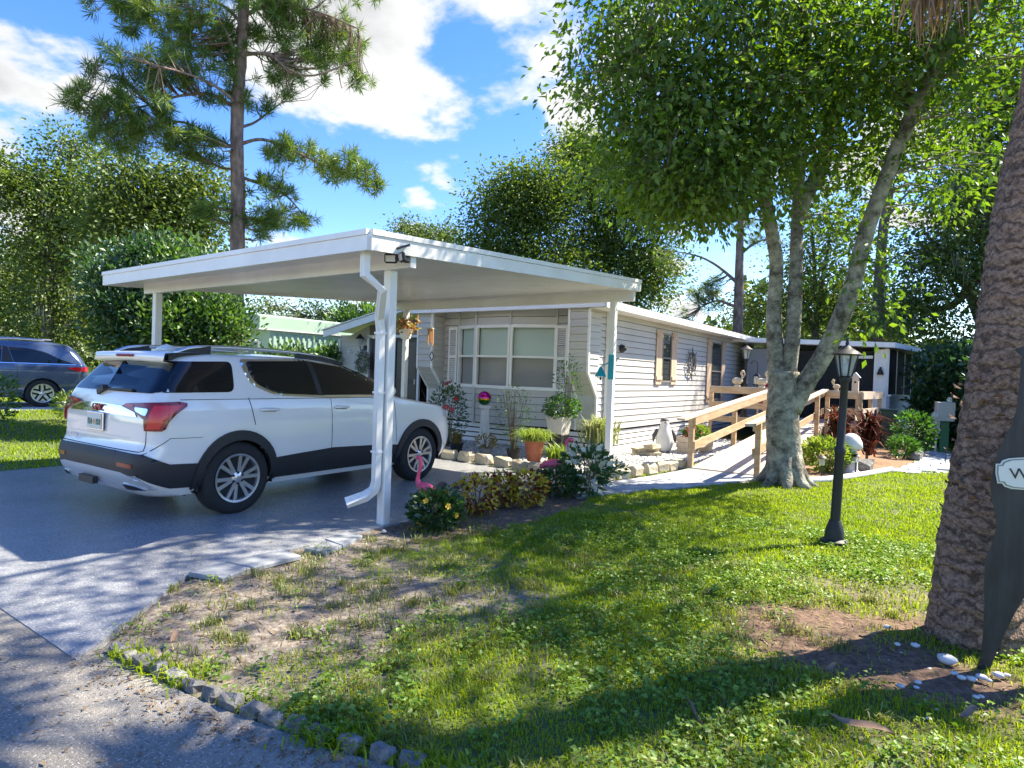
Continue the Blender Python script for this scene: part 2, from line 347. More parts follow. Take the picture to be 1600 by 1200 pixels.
PATH2 = [(-.95, 13.6), (.0, 14.6), (.35, 16.5), (.35, 19), (-.55, 19), (-.55, 16.2)]
STRIP = [(-4.64, 4.3), (-3.75, 4.5), (-3.6, 6.0), (-3.75, 7.2), (-4.5, 7.85), (-4.66, 7.8)]
def rise(P): t = np.clip((-12-P[..., 0])/6, 0, 1)*np.clip((P[..., 1]-1.6)/3, 0, 1); return .3*t*t*(3-2*t)
def bare(P):
    """0 lawn .. 1 bare sandy soil"""
    n = fbm(P, 1.1, 3); d = np.hypot((P[..., 0]+3.85)/1.3, (P[..., 1]-2.75)/1.8); b = np.clip(1.55-d*1.0, 0, 1)
    d2 = np.hypot((P[..., 0]+.25)/.95, (P[..., 1]-4.45)/.7); b = np.maximum(b, np.clip(1.4-d2, 0, .8))
    b = np.maximum(b, poly_in(P, STRIP)*.8); b = np.maximum(b, .06*(P[..., 1] < 6)*(P[..., 0] > -4.6))
    return np.clip((b+(n-.5)*1.6-.16)*1.7, 0, 1)*(P[..., 0] > -4.75)
def hard(P): return poly_in(P, DRIVE) | poly_in(P, ROAD) | poly_in(P, WALK) | poly_in(P, PATH2)
xs = np.concatenate([[-300, -200, -140, -100, -70], np.arange(-55, -12, 1.2), np.arange(-12, 4, .09), np.arange(4, 14, .8), [20, 30, 50, 80, 140, 200, 300]])
ys = np.concatenate([[-80, -40, -20, -10, -4, -1], np.arange(0, 14, .09), np.arange(14, 24, .3), np.arange(24, 60, 2), [70, 90, 130, 200, 320]])
GX, GY = np.meshgrid(xs, ys); GP = np.stack([GX, GY], -1)
GB = bare(GP); GZ = rise(GP)+(fbm(GP, 2.2, 9)-.5)*.05*(np.abs(GX) < 13)-.012*GB; GZ = np.where(hard(GP), rise(GP)-.05, GZ)
GZ = np.where(poly_in(GP, GRAVEL) | poly_in(GP, MULCH), .0, GZ)
nx, ny = len(xs), len(ys); ii = np.arange(nx*ny).reshape(ny, nx)
mg = mat('lawn_soil', (.06, .09, .02), (.1, .13, .03), scale=3, rough=.95, bump=.5, bscale=60)
t = mg.node_tree; b = t.nodes['Principled BSDF']; lk = b.inputs['Base Color'].links[0].from_socket
at = t.nodes.new('ShaderNodeAttribute'); at.attribute_name = 'bare'
nz = t.nodes.new('ShaderNodeTexNoise'); nz.inputs['Scale'].default_value = 26; nz.inputs['Detail'].default_value = 9; nz.inputs['Roughness'].default_value = .7
t.links.new(t.nodes['Texture Coordinate'].outputs['Object'], nz.inputs['Vector'])
rp = t.nodes.new('ShaderNodeValToRGB'); t.links.new(nz.outputs[0], rp.inputs[0]); e = rp.color_ramp.elements
e[0].position = .36; e[0].color = (.08, .058, .042, 1); e[1].position = .57; e[1].color = (.24, .205, .165, 1); q = e.new(.72); q.color = (.36, .33, .285, 1)
mxn = t.nodes.new('ShaderNodeMixRGB'); t.links.new(at.outputs['Fac'], mxn.inputs[0]); t.links.new(lk, mxn.inputs[1]); at2 = t.nodes.new('ShaderNodeAttribute'); at2.attribute_name = 'mulch'; rp2 = t.nodes.new('ShaderNodeValToRGB'); t.links.new(nz.outputs[0], rp2.inputs[0]); e2 = rp2.color_ramp.elements; e2[0].position = .36; e2[0].color = (.05, .026, .015, 1); e2[1].position = .68; e2[1].color = (.24, .145, .09, 1); mx3 = t.nodes.new('ShaderNodeMixRGB'); t.links.new(at2.outputs['Fac'], mx3.inputs[0]); t.links.new(rp.outputs[0], mx3.inputs[1]); t.links.new(rp2.outputs[0], mx3.inputs[2]); t.links.new(mx3.outputs[0], mxn.inputs[2]); t.links.new(mxn.outputs[0], b.inputs['Base Color'])
me = fast_mesh('ground', np.stack([GX, GY, GZ], -1).reshape(-1, 3), np.stack([ii[:-1, :-1], ii[:-1, 1:], ii[1:, 1:], ii[1:, :-1]], -1).reshape(-1, 4), mg, True)
me.attributes.new('bare', 'FLOAT', 'POINT').data.foreach_set('value', GB.ravel().astype(np.float32))
me.attributes.new('mulch', 'FLOAT', 'POINT').data.foreach_set('value', np.maximum(np.clip(1.9-np.hypot((GX+.2)/.9, (GY-4.5)/.8), 0, .95), poly_in(GP, STRIP)*.7).ravel().astype(np.float32))
tag(link('ground', me), 'patchy green lawn with bare sandy soil', kind='structure')
def sheet(name, poly, z, m, label, th=.08, zf=None):
    bm = bmesh.new(); vs_ = [bm.verts.new((x, y, z)) for x, y in poly]; f = bm.faces.new(vs_)
    r_ = bmesh.ops.extrude_face_region(bm, geom=[f]); bmesh.ops.translate(bm, verts=[v for v in r_['geom'] if isinstance(v, bmesh.types.BMVert)], vec=(0, 0, -th))
    bmesh.ops.recalc_face_normals(bm, faces=bm.faces); bmesh.ops.triangulate(bm, faces=bm.faces)
    me = bpy.data.meshes.new(name); bm.to_mesh(me); bm.free(); me.materials.append(m); return tag(link(name, me), label, kind='structure')
def speckle(name, c, c2, fleck, fs=240, th=.66, rough=.5, wear=1.4, wc=None, bump=.25):
    m = mat(name, c, c2, scale=wear, rough=rough, bump=bump, bscale=180, detail=8); t = m.node_tree; b = t.nodes['Principled BSDF']; src = b.inputs['Base Color'].links[0].from_socket
    v = t.nodes.new('ShaderNodeTexNoise'); v.inputs['Scale'].default_value = fs; v.inputs['Detail'].default_value = 2; t.links.new(t.nodes['Texture Coordinate'].outputs['Object'], v.inputs['Vector'])
    mr = t.nodes.new('ShaderNodeMapRange'); t.links.new(v.outputs[0], mr.inputs[0]); mr.inputs[1].default_value = th-.07; mr.inputs[2].default_value = th+.03
    mx_ = t.nodes.new('ShaderNodeMixRGB'); t.links.new(mr.outputs[0], mx_.inputs[0]); t.links.new(src, mx_.inputs[1]); mx_.inputs[2].default_value = (*fleck, 1)
    v2 = t.nodes.new('ShaderNodeTexNoise'); v2.inputs['Scale'].default_value = fs*.8; v2.inputs['Detail'].default_value = 1; t.links.new(t.nodes['Texture Coordinate'].outputs['Object'], v2.inputs['Vector'])
    mr2 = t.nodes.new('ShaderNodeMapRange'); t.links.new(v2.outputs[0], mr2.inputs[0]); mr2.inputs[1].default_value = .42; mr2.inputs[2].default_value = .34; mr2.inputs[4].default_value = .55
    mx2 = t.nodes.new('ShaderNodeMixRGB'); t.links.new(mr2.outputs[0], mx2.inputs[0]); t.links.new(mx_.outputs[0], mx2.inputs[1]); mx2.inputs[2].default_value = (c[0]*.35, c[1]*.35, c[2]*.4, 1)
    t.links.new(mx2.outputs[0], b.inputs['Base Color']); return m
m_drive = speckle('painted_concrete', (.22, .228, .24), (.3, .308, .32), (.52, .53, .54), fs=95, th=.65, rough=.26, bump=.12)
m_road = speckle('old_asphalt', (.18, .166, .142), (.28, .26, .225), (.46, .43, .39), fs=75, th=.64, rough=.85, wear=1.0, bump=.6)
m_conc = mat('pale_concrete', (.42, .42, .43), (.55, .55, .55), scale=5, rough=.85, bump=.25)
sheet('driveway', DRIVE, .006, m_drive, 'grey painted concrete driveway under the carport')
sheet('road', ROAD, .0, m_road, 'worn grey asphalt road along the lawn')
nd = sheet('neighbour_driveway', NDRIVE, .305, m_conc, 'pale concrete driveway of the neighbour', th=.02)
# far lawn lies on a slope towards the neighbour; walkway of flat slabs, each slab a piece
def slab_poly(poly, z, h, m, name, parent, rnd=.02):
    c = np.mean(poly, 0); mb = MB(); P = [np.array(p)+rng.normal(size=2)*rnd*.3 for p in poly]; Q = [p+(c-p)*.03 for p in P]; n = len(P)
    V = [(*p, z) for p in P]+[(*p, z+h*.8) for p in P]+[(*q, z+h) for q in Q]
    Fs = [tuple(range(n-1, -1, -1)), tuple(range(2*n, 3*n))]+[(i, (i+1) % n, n+(i+1) % n, n+i) for i in range(n)]+[(n+i, n+(i+1) % n, 2*n+(i+1) % n, 2*n+i) for i in range(n)]
    mb.add(V, Fs); return mb.build(name, m, parent)
m_slab = mat('flagstone', (.27, .29, .32), (.41, .43, .45), scale=4, rough=.8, bump=.3, island=.12)
wk = sheet('walkway', WALK, -.005, mat('joint_sand', (.2, .19, .17), (.3, .28, .25), scale=20, rough=1), 'flagstone walkway leading to the ramp', th=.04)
ca = smooth_path([(-4.4, 7.95), (-4.15, 8.6), (-3.9, 9.7), (-3.78, 10.9)], 2); cb = smooth_path([(-3.95, 7.3), (-3.35, 8.6), (-2.75, 9.9), (-2.5, 10.9)], 2)
for i in range(len(ca)-1):
    k = .42+.2*(i % 2)
    for u0, u1 in ((0, k), (k, 1)):
        g_ = .012; pa = lambda i_, u: ca[i_]+(cb[i_]-ca[i_])*u
        slab_poly([pa(i, u0+g_)*.98+pa(i+1, u0+g_)*.02, pa(i, u1-g_)*.98+pa(i+1, u1-g_)*.02, pa(i+1, u1-g_)*.97+pa(i, u1-g_)*.03, pa(i+1, u0+g_)*.97+pa(i, u0+g_)*.03], -.002, .03, m_slab, 'slab', wk)
p2 = sheet('garden_path', PATH2, -.02, m_conc, 'pale path past the screened porch', th=.03)
for i in range(9):
    y0 = 13.75+i*.58; xa = -.86+min(1, i/4)*.32; xb = xa+.42+min(1, i/3)*.48
    for a_, b_ in ((xa, (xa+xb)/2-.012), ((xa+xb)/2+.012, xb)):
        slab_poly([(a_, y0), (b_, y0+.08), (b_, y0+.55), (a_, y0+.55)], -.018, .035, m_slab, 'slab', p2)
def bed(name, poly, m, label): return sheet(name, poly, .012, m, label, th=.03)
bed('gravel_bed', GRAVEL, mat('gravel_base', (.3, .29, .28), (.5, .49, .47), scale=30, rough=1, bump=.6), 'pale gravel bed along the house')
bed('mulch_bed', MULCH, mat('mulch', (.2, .11, .06), (.34, .21, .12), scale=24, rough=1, bump=.8), 'brown mulch bed beside the ramp')
def scatter_poly(poly, n):
    P = np.array(poly); lo, hi = P.min(0), P.max(0); out = np.zeros((0, 2))
    while len(out) < n:
        q = rng.uniform(lo, hi, (n*2, 2)); out = np.concatenate([out, q[poly_in(q, poly)]])
    return out[:n]
def pebbles(name, P2, z, smin, smax, m, label):
    n = len(P2); o = np.array([[1, 0, 0], [0, 1, 0], [-1, 0, 0], [0, -1, 0], [0, 0, .7], [.7, .7, .35], [-.7, .7, .35], [-.7, -.7, .35], [.7, -.7, .35]])
    f = np.array([[0, 5, 4], [5, 1, 4], [1, 6, 4], [6, 2, 4], [2, 7, 4], [7, 3, 4], [3, 8, 4], [8, 0, 4], [0, 1, 5], [1, 2, 6], [2, 3, 7], [3, 0, 8]])
    s_ = rng.uniform(smin, smax, (n, 1, 1))*rng.uniform(.6, 1.3, (n, 1, 3)); a = rng.uniform(0, 6.28, n); ca_, sa = np.cos(a)[:, None], np.sin(a)[:, None]
    V = o[None]*s_; V = np.stack([V[..., 0]*ca_-V[..., 1]*sa, V[..., 0]*sa+V[..., 1]*ca_, V[..., 2]], -1); V[..., :2] += P2[:, None]; V[..., 2] += np.broadcast_to(z, n)[:, None]
    return tag(link(name, fast_mesh(name, V.reshape(-1, 3), (f[None]+np.arange(n)[:, None, None]*9).reshape(-1, 3), m)), label, kind='stuff')
m_peb = leafmat('pebble_white', [(.3, .29, .28), (.55, .54, .52), (.7, .69, .67), (.42, .4, .37), (.75, .74, .72)], trans=0, gloss=.02)
pebbles('gravel', scatter_poly(GRAVEL, 9000), .012, .015, .038, m_peb, 'white and grey gravel covering the bed')
# edging stones between driveway and lawn, cobbles along the road, cream blocks round the gravel
ORD = 'first second third fourth fifth sixth seventh eighth ninth tenth eleventh twelfth thirteenth fourteenth fifteenth sixteenth seventeenth eighteenth nineteenth twentieth'.split()
def ordn(i): return ORD[i] if i < 20 else 'twenty-'+ORD[i-20]
def block(sx, sy, sz, ruf, m):
    mb = MB(); mb.box((0, 0, sz/2), (sx, sy, sz), bev=min(sx, sy, sz)*.22); mb.v = [tuple(np.array(p)+rng.normal(size=3)*ruf) for p in mb.v]; return mb.mesh('stone', m)
m_cob = mat('cobble', (.1, .1, .095), (.27, .26, .24), scale=14, rough=.95, bump=.6, island=.2)
cobs = [block(.1+.035*random.random(), .08, .08, .007, m_cob) for _ in range(7)]
kp = [np.array(k) for k in KERB[:9]]; acc = 0; k = 0
for a_, b_ in zip(kp[:-1], kp[1:]):
    L_ = np.linalg.norm(b_-a_); d_ = (b_-a_)/L_
    while acc < L_:
        p = a_+d_*acc+np.array([.02, .05]); o = tag(link('kerb_stone', cobs[k % 7], None, (p[0], p[1], -.052+.022*random.random())), ordn(k)+' small grey cobble from the driveway corner along the road edge', 'stone', 'cobbles edging the lawn')
        o.rotation_euler = (random.uniform(-.12, .12), random.uniform(-.1, .1), math.atan2(d_[1], d_[0])+random.uniform(-.2, .2)); k += 1; acc += random.uniform(.125, .165)
    acc -= L_
k = 0; m_blk = mat('cream_block', (.4, .34, .23), (.56, .5, .37), scale=6, rough=.9, bump=.5, island=.18)
blks = [block(.3, .2, .19, .012, m_blk) for _ in range(5)]
for P_, dz in (([(-8.6, 8.85), (-7.66, 8.72), (-6.6, 8.66), (-5.56, 8.6), (-4.85, 8.36), (-4.5, 8.2)], 0), ([(-4.38, 8.35), (-4.26, 9.0), (-4.12, 9.8), (-4.0, 10.5), (-3.93, 11.1)], 0)):
    sp = smooth_path(P_, 8); acc = 0; prev = sp[0]; last = -1; k = 0
    for q in sp[1:]:
        acc += np.linalg.norm(q-prev)
        if acc-last > .31 or last < 0:
            d_ = q-prev; o = tag(link('border_stone', blks[k % 5], None, (q[0], q[1], -.02)), ordn(k)+(' cream block from the SUV in the row behind the driveway' if P_[0][0] < -5 else ' cream block from the carport post in the row along the walkway'), 'stone', 'cream blocks edging the gravel bed')
            o.rotation_euler = (0, random.uniform(-.04, .04), math.atan2(d_[1], d_[0])+random.uniform(-.12, .12)); k += 1; last = acc
        prev = q
PV = [((294, 900), (345, 910), (392, 893), (345, 884)), ((352, 883), (395, 893), (470, 873), (440, 863)), ((476, 862), (508, 869), (535, 857), (505, 848)), ((508, 847), (536, 857), (568, 841), (540, 834))]
for i, (q, lb) in enumerate(zip(PV, ('pale square paver at the corner of the driveway edge', 'long pale paver second from the driveway corner', 'pale paver third from the driveway corner', 'pale paver nearest the white carport post'))):
    P = np.array([G(*p)[:2] for p in q]); c = P.mean(0); o = slab_poly(list(P-c), 0, .034, mat('paver_grey', (.2, .215, .23), (.3, .315, .33), scale=5, rough=.85, bump=.3), 'paver', None); o.location = (c[0], c[1], -.004); tag(o, lb, 'paver', 'pavers along the driveway edge')
kb = MB(); sp = smooth_path([(-2.2, 10.75), (-1.75, 11.2), (-1.35, 12.2), (-1.0, 13.4), (-.9, 13.8)], 5); kb.tube([(*p, .03) for p in sp], .06, 8)
tag(kb.build('bed_edging', m_conc, None, smooth=True), 'pale curved concrete edging between mulch bed and lawn', 'edging')
# ------------------------------------------------------------------ house
m_side = mat('vinyl_siding', (.47, .455, .425), (.53, .515, .485), scale=1.5, rough=.55)
m_back = mat('lap_shadow_dirt_backing', (.1, .095, .09), rough=.9)  # dark backing seen through the board gaps draws lap shadow and dirt
m_trim = mat('white_trim', (.75, .74, .72), (.81, .8, .78), scale=3, rough=.45)
m_white = mat('white_aluminium', (.7, .68, .645), (.8, .785, .75), scale=1.6, rough=.34, detail=10)
m_dark = mat('dark_gap', (.012, .012, .013), rough=.9)
m_shingle = mat('shingle', (.06, .055, .055), (.11, .1, .1), scale=30, rough=.95, bump=.5)
m_glass = glassmat('window_glass', (.02, .03, .03), alpha=.1, spec=.35)
m_blind = mat('blind', (.68, .82, .75), (.72, .86, .79), scale=1, rough=.6)
m_blind2 = mat('blind_low', (.4, .39, .38), (.46, .45, .44), scale=1, rough=.6)
m_ply = mat('cedar_board', (.5, .35, .24), (.62, .46, .33), scale=5, rough=.7, stretch=(1, 1, .15))
house = thing('mobile_home', 'pale grey sided mobile home with bay window and long side wall', 'house', (-5.89, 11.4, 0))
H0 = np.array([-5.89, 11.4, 0])
def hl(p): return np.array(p, float)-H0
def boards(parent, a, b, z0, z1, expo, nrm, m, th=.022, name='siding_board'):
    """lapped boards on the vertical wall from a to b (plan points); shared mesh"""
    a = np.array(a, float); b = np.array(b, float); d = b-a; L_ = np.linalg.norm(d); n = int(round((z1-z0)/expo)); e = (z1-z0)/n
    mb = MB(); mb.prism([(0, .011), (th, .011), (th*.95, e*.14), (.006, e), (0, e)], 0, L_, lambda u, v, t_: (t_, -u, v)); me = mb.mesh(name, m)
    rz = math.atan2(d[1], d[0]); flip = (math.sin(rz)*1*nrm[0]-math.cos(rz)*nrm[1]) < 0
    for i in range(n):
        o = link(name, me, parent, (*(a if not flip else b), z0+i*e)); o.rotation_euler = (0, 0, rz if not flip else rz+math.pi)
def rl(x, y): return (x-H0[0], y-H0[1])
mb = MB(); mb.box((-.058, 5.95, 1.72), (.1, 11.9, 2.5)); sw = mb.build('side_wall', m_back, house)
sw['label'] = 'long grey sided wall facing the ramp'
boards(sw, rl(-5.89, 11.38), rl(-5.89, 23.3), .47, 2.93, .14, (1, 0), m_side)
# skirting: white slats with dark gaps
mb = MB(); mb.box((-.09, 5.95, .22), (.06, 11.9, .5)); sk = mb.build('skirting', m_dark, house)
mb = MB(); mb.box((0, 5.95, 0), (.03, 11.86, .085)); sme = mb.mesh('slat', m_trim)
for i in range(4): link('slat', sme, sk, (-.035, 0, .055+i*.112))
# front wall, wings and bow window
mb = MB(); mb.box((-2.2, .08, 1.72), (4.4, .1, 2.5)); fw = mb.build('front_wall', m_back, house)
BAY = [(-9.5, 11.38), (-8.78, 11.1), (-7.83, 11.08), (-6.84, 11.36)]
for a_, b_ in zip(BAY[:-1], BAY[1:]):
    n_ = (b_[1]-a_[1], -(b_[0]-a_[0])); boards(fw, rl(*a_), rl(*b_), .47, 1.25, .155, n_, m_side); boards(fw, rl(*a_), rl(*b_), 2.64, 2.98, .17, n_, m_side)
    d_ = np.array(b_)-np.array(a_); L_ = np.linalg.norm(d_); rz = math.atan2(d_[1], d_[0]); mid = (np.array(a_)+b_)/2
    wr = link('window', None, house, (*rl(*mid), 1.25)); wr.rotation_euler = (0, 0, rz)
    mb = MB(); w2 = L_/2
    for sx in (-1, 1): mb.box((sx*(w2-.025), 0, .695), (.05, .09, 1.39))
    for zc, hh in ((.03, .07), (1.36, .07), (.7, .045)): mb.box((0, -.003 if hh > .05 else .008, zc), (L_-.1, .085, hh))
    mb.build('frame', m_trim, wr)
    MB().box((0, .01, .36), (L_-.1, .006, .61)).build('pane', m_glass, wr); MB().box((0, .022, 1.02), (L_-.1, .006, .6)).build('pane', m_glass, wr)
    mb = MB()
    for i in range(24): mb.box((0, .07, .72+i*.0262), (L_-.1, .03, .003), rx=1.25)
    mb.build('blind', m_blind, wr)
    mb = MB()
    for i in range(24): mb.box((0, .07, .07+i*.0262), (L_-.1, .03, .003), rx=1.2)
    mb.build('blind', m_blind2, wr)
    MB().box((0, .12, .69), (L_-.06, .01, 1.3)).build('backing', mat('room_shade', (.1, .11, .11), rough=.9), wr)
for a_, b_ in (((-10.3, 11.38), (-9.5, 11.38)), ((-6.84, 11.36), (-5.95, 11.36))): boards(fw, rl(*a_), rl(*b_), .47, 2.98, .157, (0, -1), m_side)
for i, q in enumerate(BAY):
    MB().box((*rl(q[0], q[1]-.022), .86), (.05, .05, .8)).build('corner_trim', m_side, house); MB().box((*rl(q[0], q[1]-.022), 2.8), (.05, .05, .36)).build('corner_trim', m_side, house)
# slatted skirting and crossbars under the bow
mb = MB(); mb.box((-2.2, -.02, .22), (4.3, .05, .5)); sk2 = mb.build('skirting', m_dark, house)
for i in range(4):
    MB().box((-2.2, -.06, .055+i*.112), (4.3, .03, .085)).build('slat', m_trim, sk2)
# wings: upper part stands forward, lower part slopes back to the wall
for x0, x1, lab in ((-6.32, -5.87, 0), (-10.42, -9.97, 1)):
    wpoly = [(10.96, 3.0), (10.96, 1.66), (11.36, 1.18), (11.36, .47), (11.5, .47), (11.5, 3.0)]
    mb = MB(); mb.prism(wpoly, x0+.01, x1-.01, lambda u, v, t_: (t_-H0[0], u-H0[1], v)); wg = mb.build('wing_wall', m_side, house)
    boards(wg, rl(x0+.02, 10.955), rl(x1-.02, 10.955), 1.66, 3.0, .155, (0, -1), m_side); boards(wg, rl(x0+.02, 11.355), rl(x1-.02, 11.355), .47, 1.16, .155, (0, -1), m_side)
    boards(wg, rl(x1-.006, 10.98), rl(x1-.006, 11.4), 1.66, 3.0, .14, (1, 0), m_side)
    n = 4; mb0 = MB(); L_ = math.hypot(.4, .48); ang = math.atan2(.4, .48)
    for i in range(n):
        c = np.array([(x0+x1)/2, 11.36-.4*(i+.5)/n, 1.18+.48*(i+.5)/n])-H0
        o = MB().box((0, 0, 0), (x1-x0-.04, .02, L_/n+.01), bev=.004).build('siding_board', m_side, wg, loc=c); o.rotation_euler = (ang+.06, 0, 0)
    mb = MB()
    for xx in (x0, x1):
        for p, q in ((wpoly[0], wpoly[1]), (wpoly[1], wpoly[2]), (wpoly[2], wpoly[3])): mb.bar((xx-H0[0], p[0]-H0[1]-.012, p[1]), (xx-H0[0], q[0]-H0[1]-.012, q[1]), .045, .045, up=(0, 1, .01))
    mb.build('corner_trim', m_trim, wg)
# louvred shutters
def shutter(x, y, z0, z1, wd, rz=0):
    s = link('shutter', None, house, (*rl(x, y), z0)); s.rotation_euler = (0, 0, rz); h_ = z1-z0; mb = MB()
    for sx in (-1, 1): mb.box((sx*(wd/2-.02), 0, h_/2), (.04, .035, h_))
    for zc in (.03, h_/2, h_-.03): mb.box((0, .001, zc), (wd-.08, .03, .06))
    mb.build('frame', m_trim, s); mb = MB(); n = int(h_/.045)
    for i in range(n): mb.box((0, .004, .03+(h_-.06)*(i+.5)/n), (wd-.08, .035, .006), rx=.7)
    tag(mb.build('louvre', m_trim, s), kind='stuff')
shutter(-9.66, 11.33, 1.25, 2.62, .26); shutter(-6.7, 11.32, 1.25, 2.62, .27)
# roof with fascia and eave
mb = MB(); Y0, Y1 = -.62, 12.05
rp_ = [(.46, 2.99), (-2.2, 3.36), (-4.75, 3.02), (-4.75, 3.08), (-2.2, 3.43), (.46, 3.06)]
mb.prism(rp_, Y0, Y1, lambda u, v, t_: (u, t_, v)); rf = mb.build('roof', m_shingle, house)
MB().box((.455, 5.715, 2.975), (.03, 12.65, .14)).build('fascia', m_trim, house); MB().box((.21, 5.715, 2.93), (.47, 12.6, .02)).build('soffit', m_trim, house)
mb = MB(); mb.prism([(-4.7, 2.92), (.43, 2.92), (.43, 2.99), (-2.2, 3.35), (-4.7, 3.01)], -.60, -.5, lambda u, v, t_: (u, t_, v)); mb.build('gable', m_trim, house)
MB().box((-2.2, -.27, 2.985), (5.0, .5, .02)).build('soffit', m_trim, house)
# downpipe and small fixtures on the side wall
MB().box((.055, .33, 1.5), (.08, .1, 3.0), bev=.01).build('downpipe', m_trim, house)
# side windows with boarded shutters
def side_window(y, z0, z1, wd):
    r_ = link('window', None, house, (.0, y-H0[1], z0)); h_ = z1-z0; mb = MB()
    for s_ in (-1, 1): mb.box((.03, s_*(wd/2-.02), h_/2), (.05, .04, h_))
    for zc in (.02, h_/2, h_-.02): mb.box((.032, 0, zc), (.048, wd-.08, .04))
    mb.build('frame', mat('bronze_frame', (.22, .2, .17), rough=.5), r_); MB().box((.028, 0, h_/2), (.006, wd-.08, h_-.08)).build('pane', glassmat('side_glass', (.04, .05, .05), alpha=.6), r_)
    mb = MB()
    for i in range(20): mb.box((.012, 0, h_*(.52+.46*i/20)), (.004, wd-.1, .018), ry=.5)
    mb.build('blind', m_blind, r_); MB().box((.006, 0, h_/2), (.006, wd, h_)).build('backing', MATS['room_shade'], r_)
    for s_ in (-1, 1):
        sh = link('shutter', None, house, (.03, y-H0[1]+s_*(wd/2+.19), z0-.06))
        for j in range(3): MB().box((.012, (j-1)*.115, (h_+.12)/2), (.024, .11, h_+.12), bev=.004).build('plank', m_ply, sh)
        for zc in (.16, h_-.02): MB().box((.038, 0, zc), (.026, .34, .09), bev=.004).build('batten', m_ply, sh)
side_window(15.0, 1.5, 2.7, .62); side_window(19.0, 1.0, 2.72, 1.0)
# entry addition
EY = 12.0
mb = MB(); mb.prism([(-14.45, .2), (-13.25, .2), (-13.25, 2.78), (-14.45, 2.36)], EY, EY+.1, lambda u, v, t_: (u-H0[0], t_-H0[1], v)); ew = mb.build('entry_wall', m_side, house)
for i in range(14):
    z_ = .3+i*.157; MB().prism([(0, 0), (.022, .004), (.02, .02), (.004, .169), (0, .169)], 0, 1.18, lambda u, v, t_: (t_, -u, v)).build('siding_board', m_side, ew, loc=(-14.44-H0[0], EY-H0[1], z_))
MB().box((-14.47-H0[0], EY-H0[1]+.03, 1.3), (.08, .14, 2.2)).build('corner_trim', m_trim, house)
mb = MB(); mb.prism([(-13.25, 2.46), (-10.3, 2.46), (-10.3, 3.0), (-13.25, 2.78)], EY-.01, EY+.09, lambda u, v, t_: (u-H0[0], t_-H0[1], v)); mb.build('entry_header', mat('brown_board', (.16, .13, .12), (.2, .17, .15), scale=3, rough=.7), house)
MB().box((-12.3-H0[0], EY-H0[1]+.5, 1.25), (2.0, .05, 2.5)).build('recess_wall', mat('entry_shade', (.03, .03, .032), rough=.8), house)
for x_, lb in ((-12.77, 'dark screen door with a small notice'), (-11.86, 'plain dark door leaf')):
    dr = link('door', None, house, (x_-H0[0], EY-H0[1]+.02, .28)); dr['label'] = lb; mb = MB()
    for s_ in (-1, 1): mb.box((s_*.4, 0, 1.07), (.09, .04, 2.14))
    for zc in (.05, 1.0, 2.1): mb.box((0, .002, zc), (.71, .036, .09))
    mb.build('frame', mat('door_bronze', (.035, .03, .028), rough=.5), dr); MB().box((0, .004, 1.07), (.72, .008, 2.1)).build('screen', mat('door_screen', (.03, .03, .032), rough=.35), dr)
    MB().box((.37, -.035, 1.0), (.02, .03, .13)).build('handle', m_trim, dr)
for x_ in (-13.27, -11.36): MB().box((x_-H0[0], EY-H0[1]-.01, 1.32), (.07, .06, 2.3)).build('door_jamb', m_trim, house)
MB().box((-12.31-H0[0], EY-H0[1]-.012, 2.47), (2.0, .056, .07)).build('door_head', m_trim, house)
a_, b_ = AY(505, 523, 11.35), AY(690, 462, 11.35); a_, b_ = hl(a_), hl(b_); d_ = b_-a_
mb = MB(); mb.add([a_+(0, 0, -.07), b_+(0, 0, -.07), b_+(0, 0, .11), a_+(0, 0, .11), a_+(0, .03, -.07), b_+(0, .03, -.07), b_+(0, .03, .11), a_+(0, .03, .11)], [(0, 1, 2, 3), (7, 6, 5, 4), (0, 4, 5, 1), (3, 2, 6, 7), (0, 3, 7, 4), (1, 5, 6, 2)]); mb.build('entry_fascia', m_trim, house)
mb = MB(); mb.add([a_+(-.05, -.04, .115), b_+(0, -.04, .115), b_+(0, 3.5, .115), a_+(-.05, 3.5, .115), a_+(-.05, -.04, .14), b_+(0, -.04, .14), b_+(0, 3.5, .14), a_+(-.05, 3.5, .14)], [(3, 2, 1, 0), (4, 5, 6, 7), (0, 1, 5, 4), (1, 2, 6, 5), (2, 3, 7, 6), (3, 0, 4, 7)]); mb.build('entry_roof', m_trim, house)
MB().box((-14.4-H0[0]+1.8, EY-H0[1]+.05, .1), (4.4, 1.6, .35)).build('entry_step', m_conc, house)
text('number', '45', .2, m_trim, house, frame((-14.02-H0[0], EY-H0[1]-.035, 2.04), (1, 0, 0), (0, 0, 1)), .01)
# screened porch at the end
PC = np.array([-1.56, 21.0]); PD = np.array([math.sin(R(7)), math.cos(R(7))]); PE = PC+PD*3.3
pw = MB(); pw.box((-5.0-H0[0]+.2, 21.05-H0[1], 1.4), (1.4, .1, 2.5)); pw.build('porch_wall', mat('grey_siding', (.23, .25, .28), (.27, .29, .32), scale=2, rough=.6), house)
MB().box((-3.35-H0[0], 21.12-H0[1], .75), (1.9, .06, 1.3)).build('porch_wall', MATS['grey_siding'], house)
m_screen = glassmat('insect_screen', (.02, .022, .024), rough=.7, alpha=.86, spec=.2)
for x0, x1 in ((-4.2, -2.75), (-2.62, -1.72)): MB().box(((x0+x1)/2-H0[0], 21.08-H0[1], 1.55), (x1-x0, .01, 2.1)).build('porch_screen', m_screen, house)
for x_ in (-4.25, -2.68, -1.86, -1.62): MB().box((x_-H0[0], 21.0-H0[1], 1.52), (.1, .1, 2.3)).build('porch_post', m_trim, house)
MB().box((-1.75-H0[0], 20.985-H0[1], 1.5), (.17, .04, 2.3)).build('porch_post', m_trim, house)
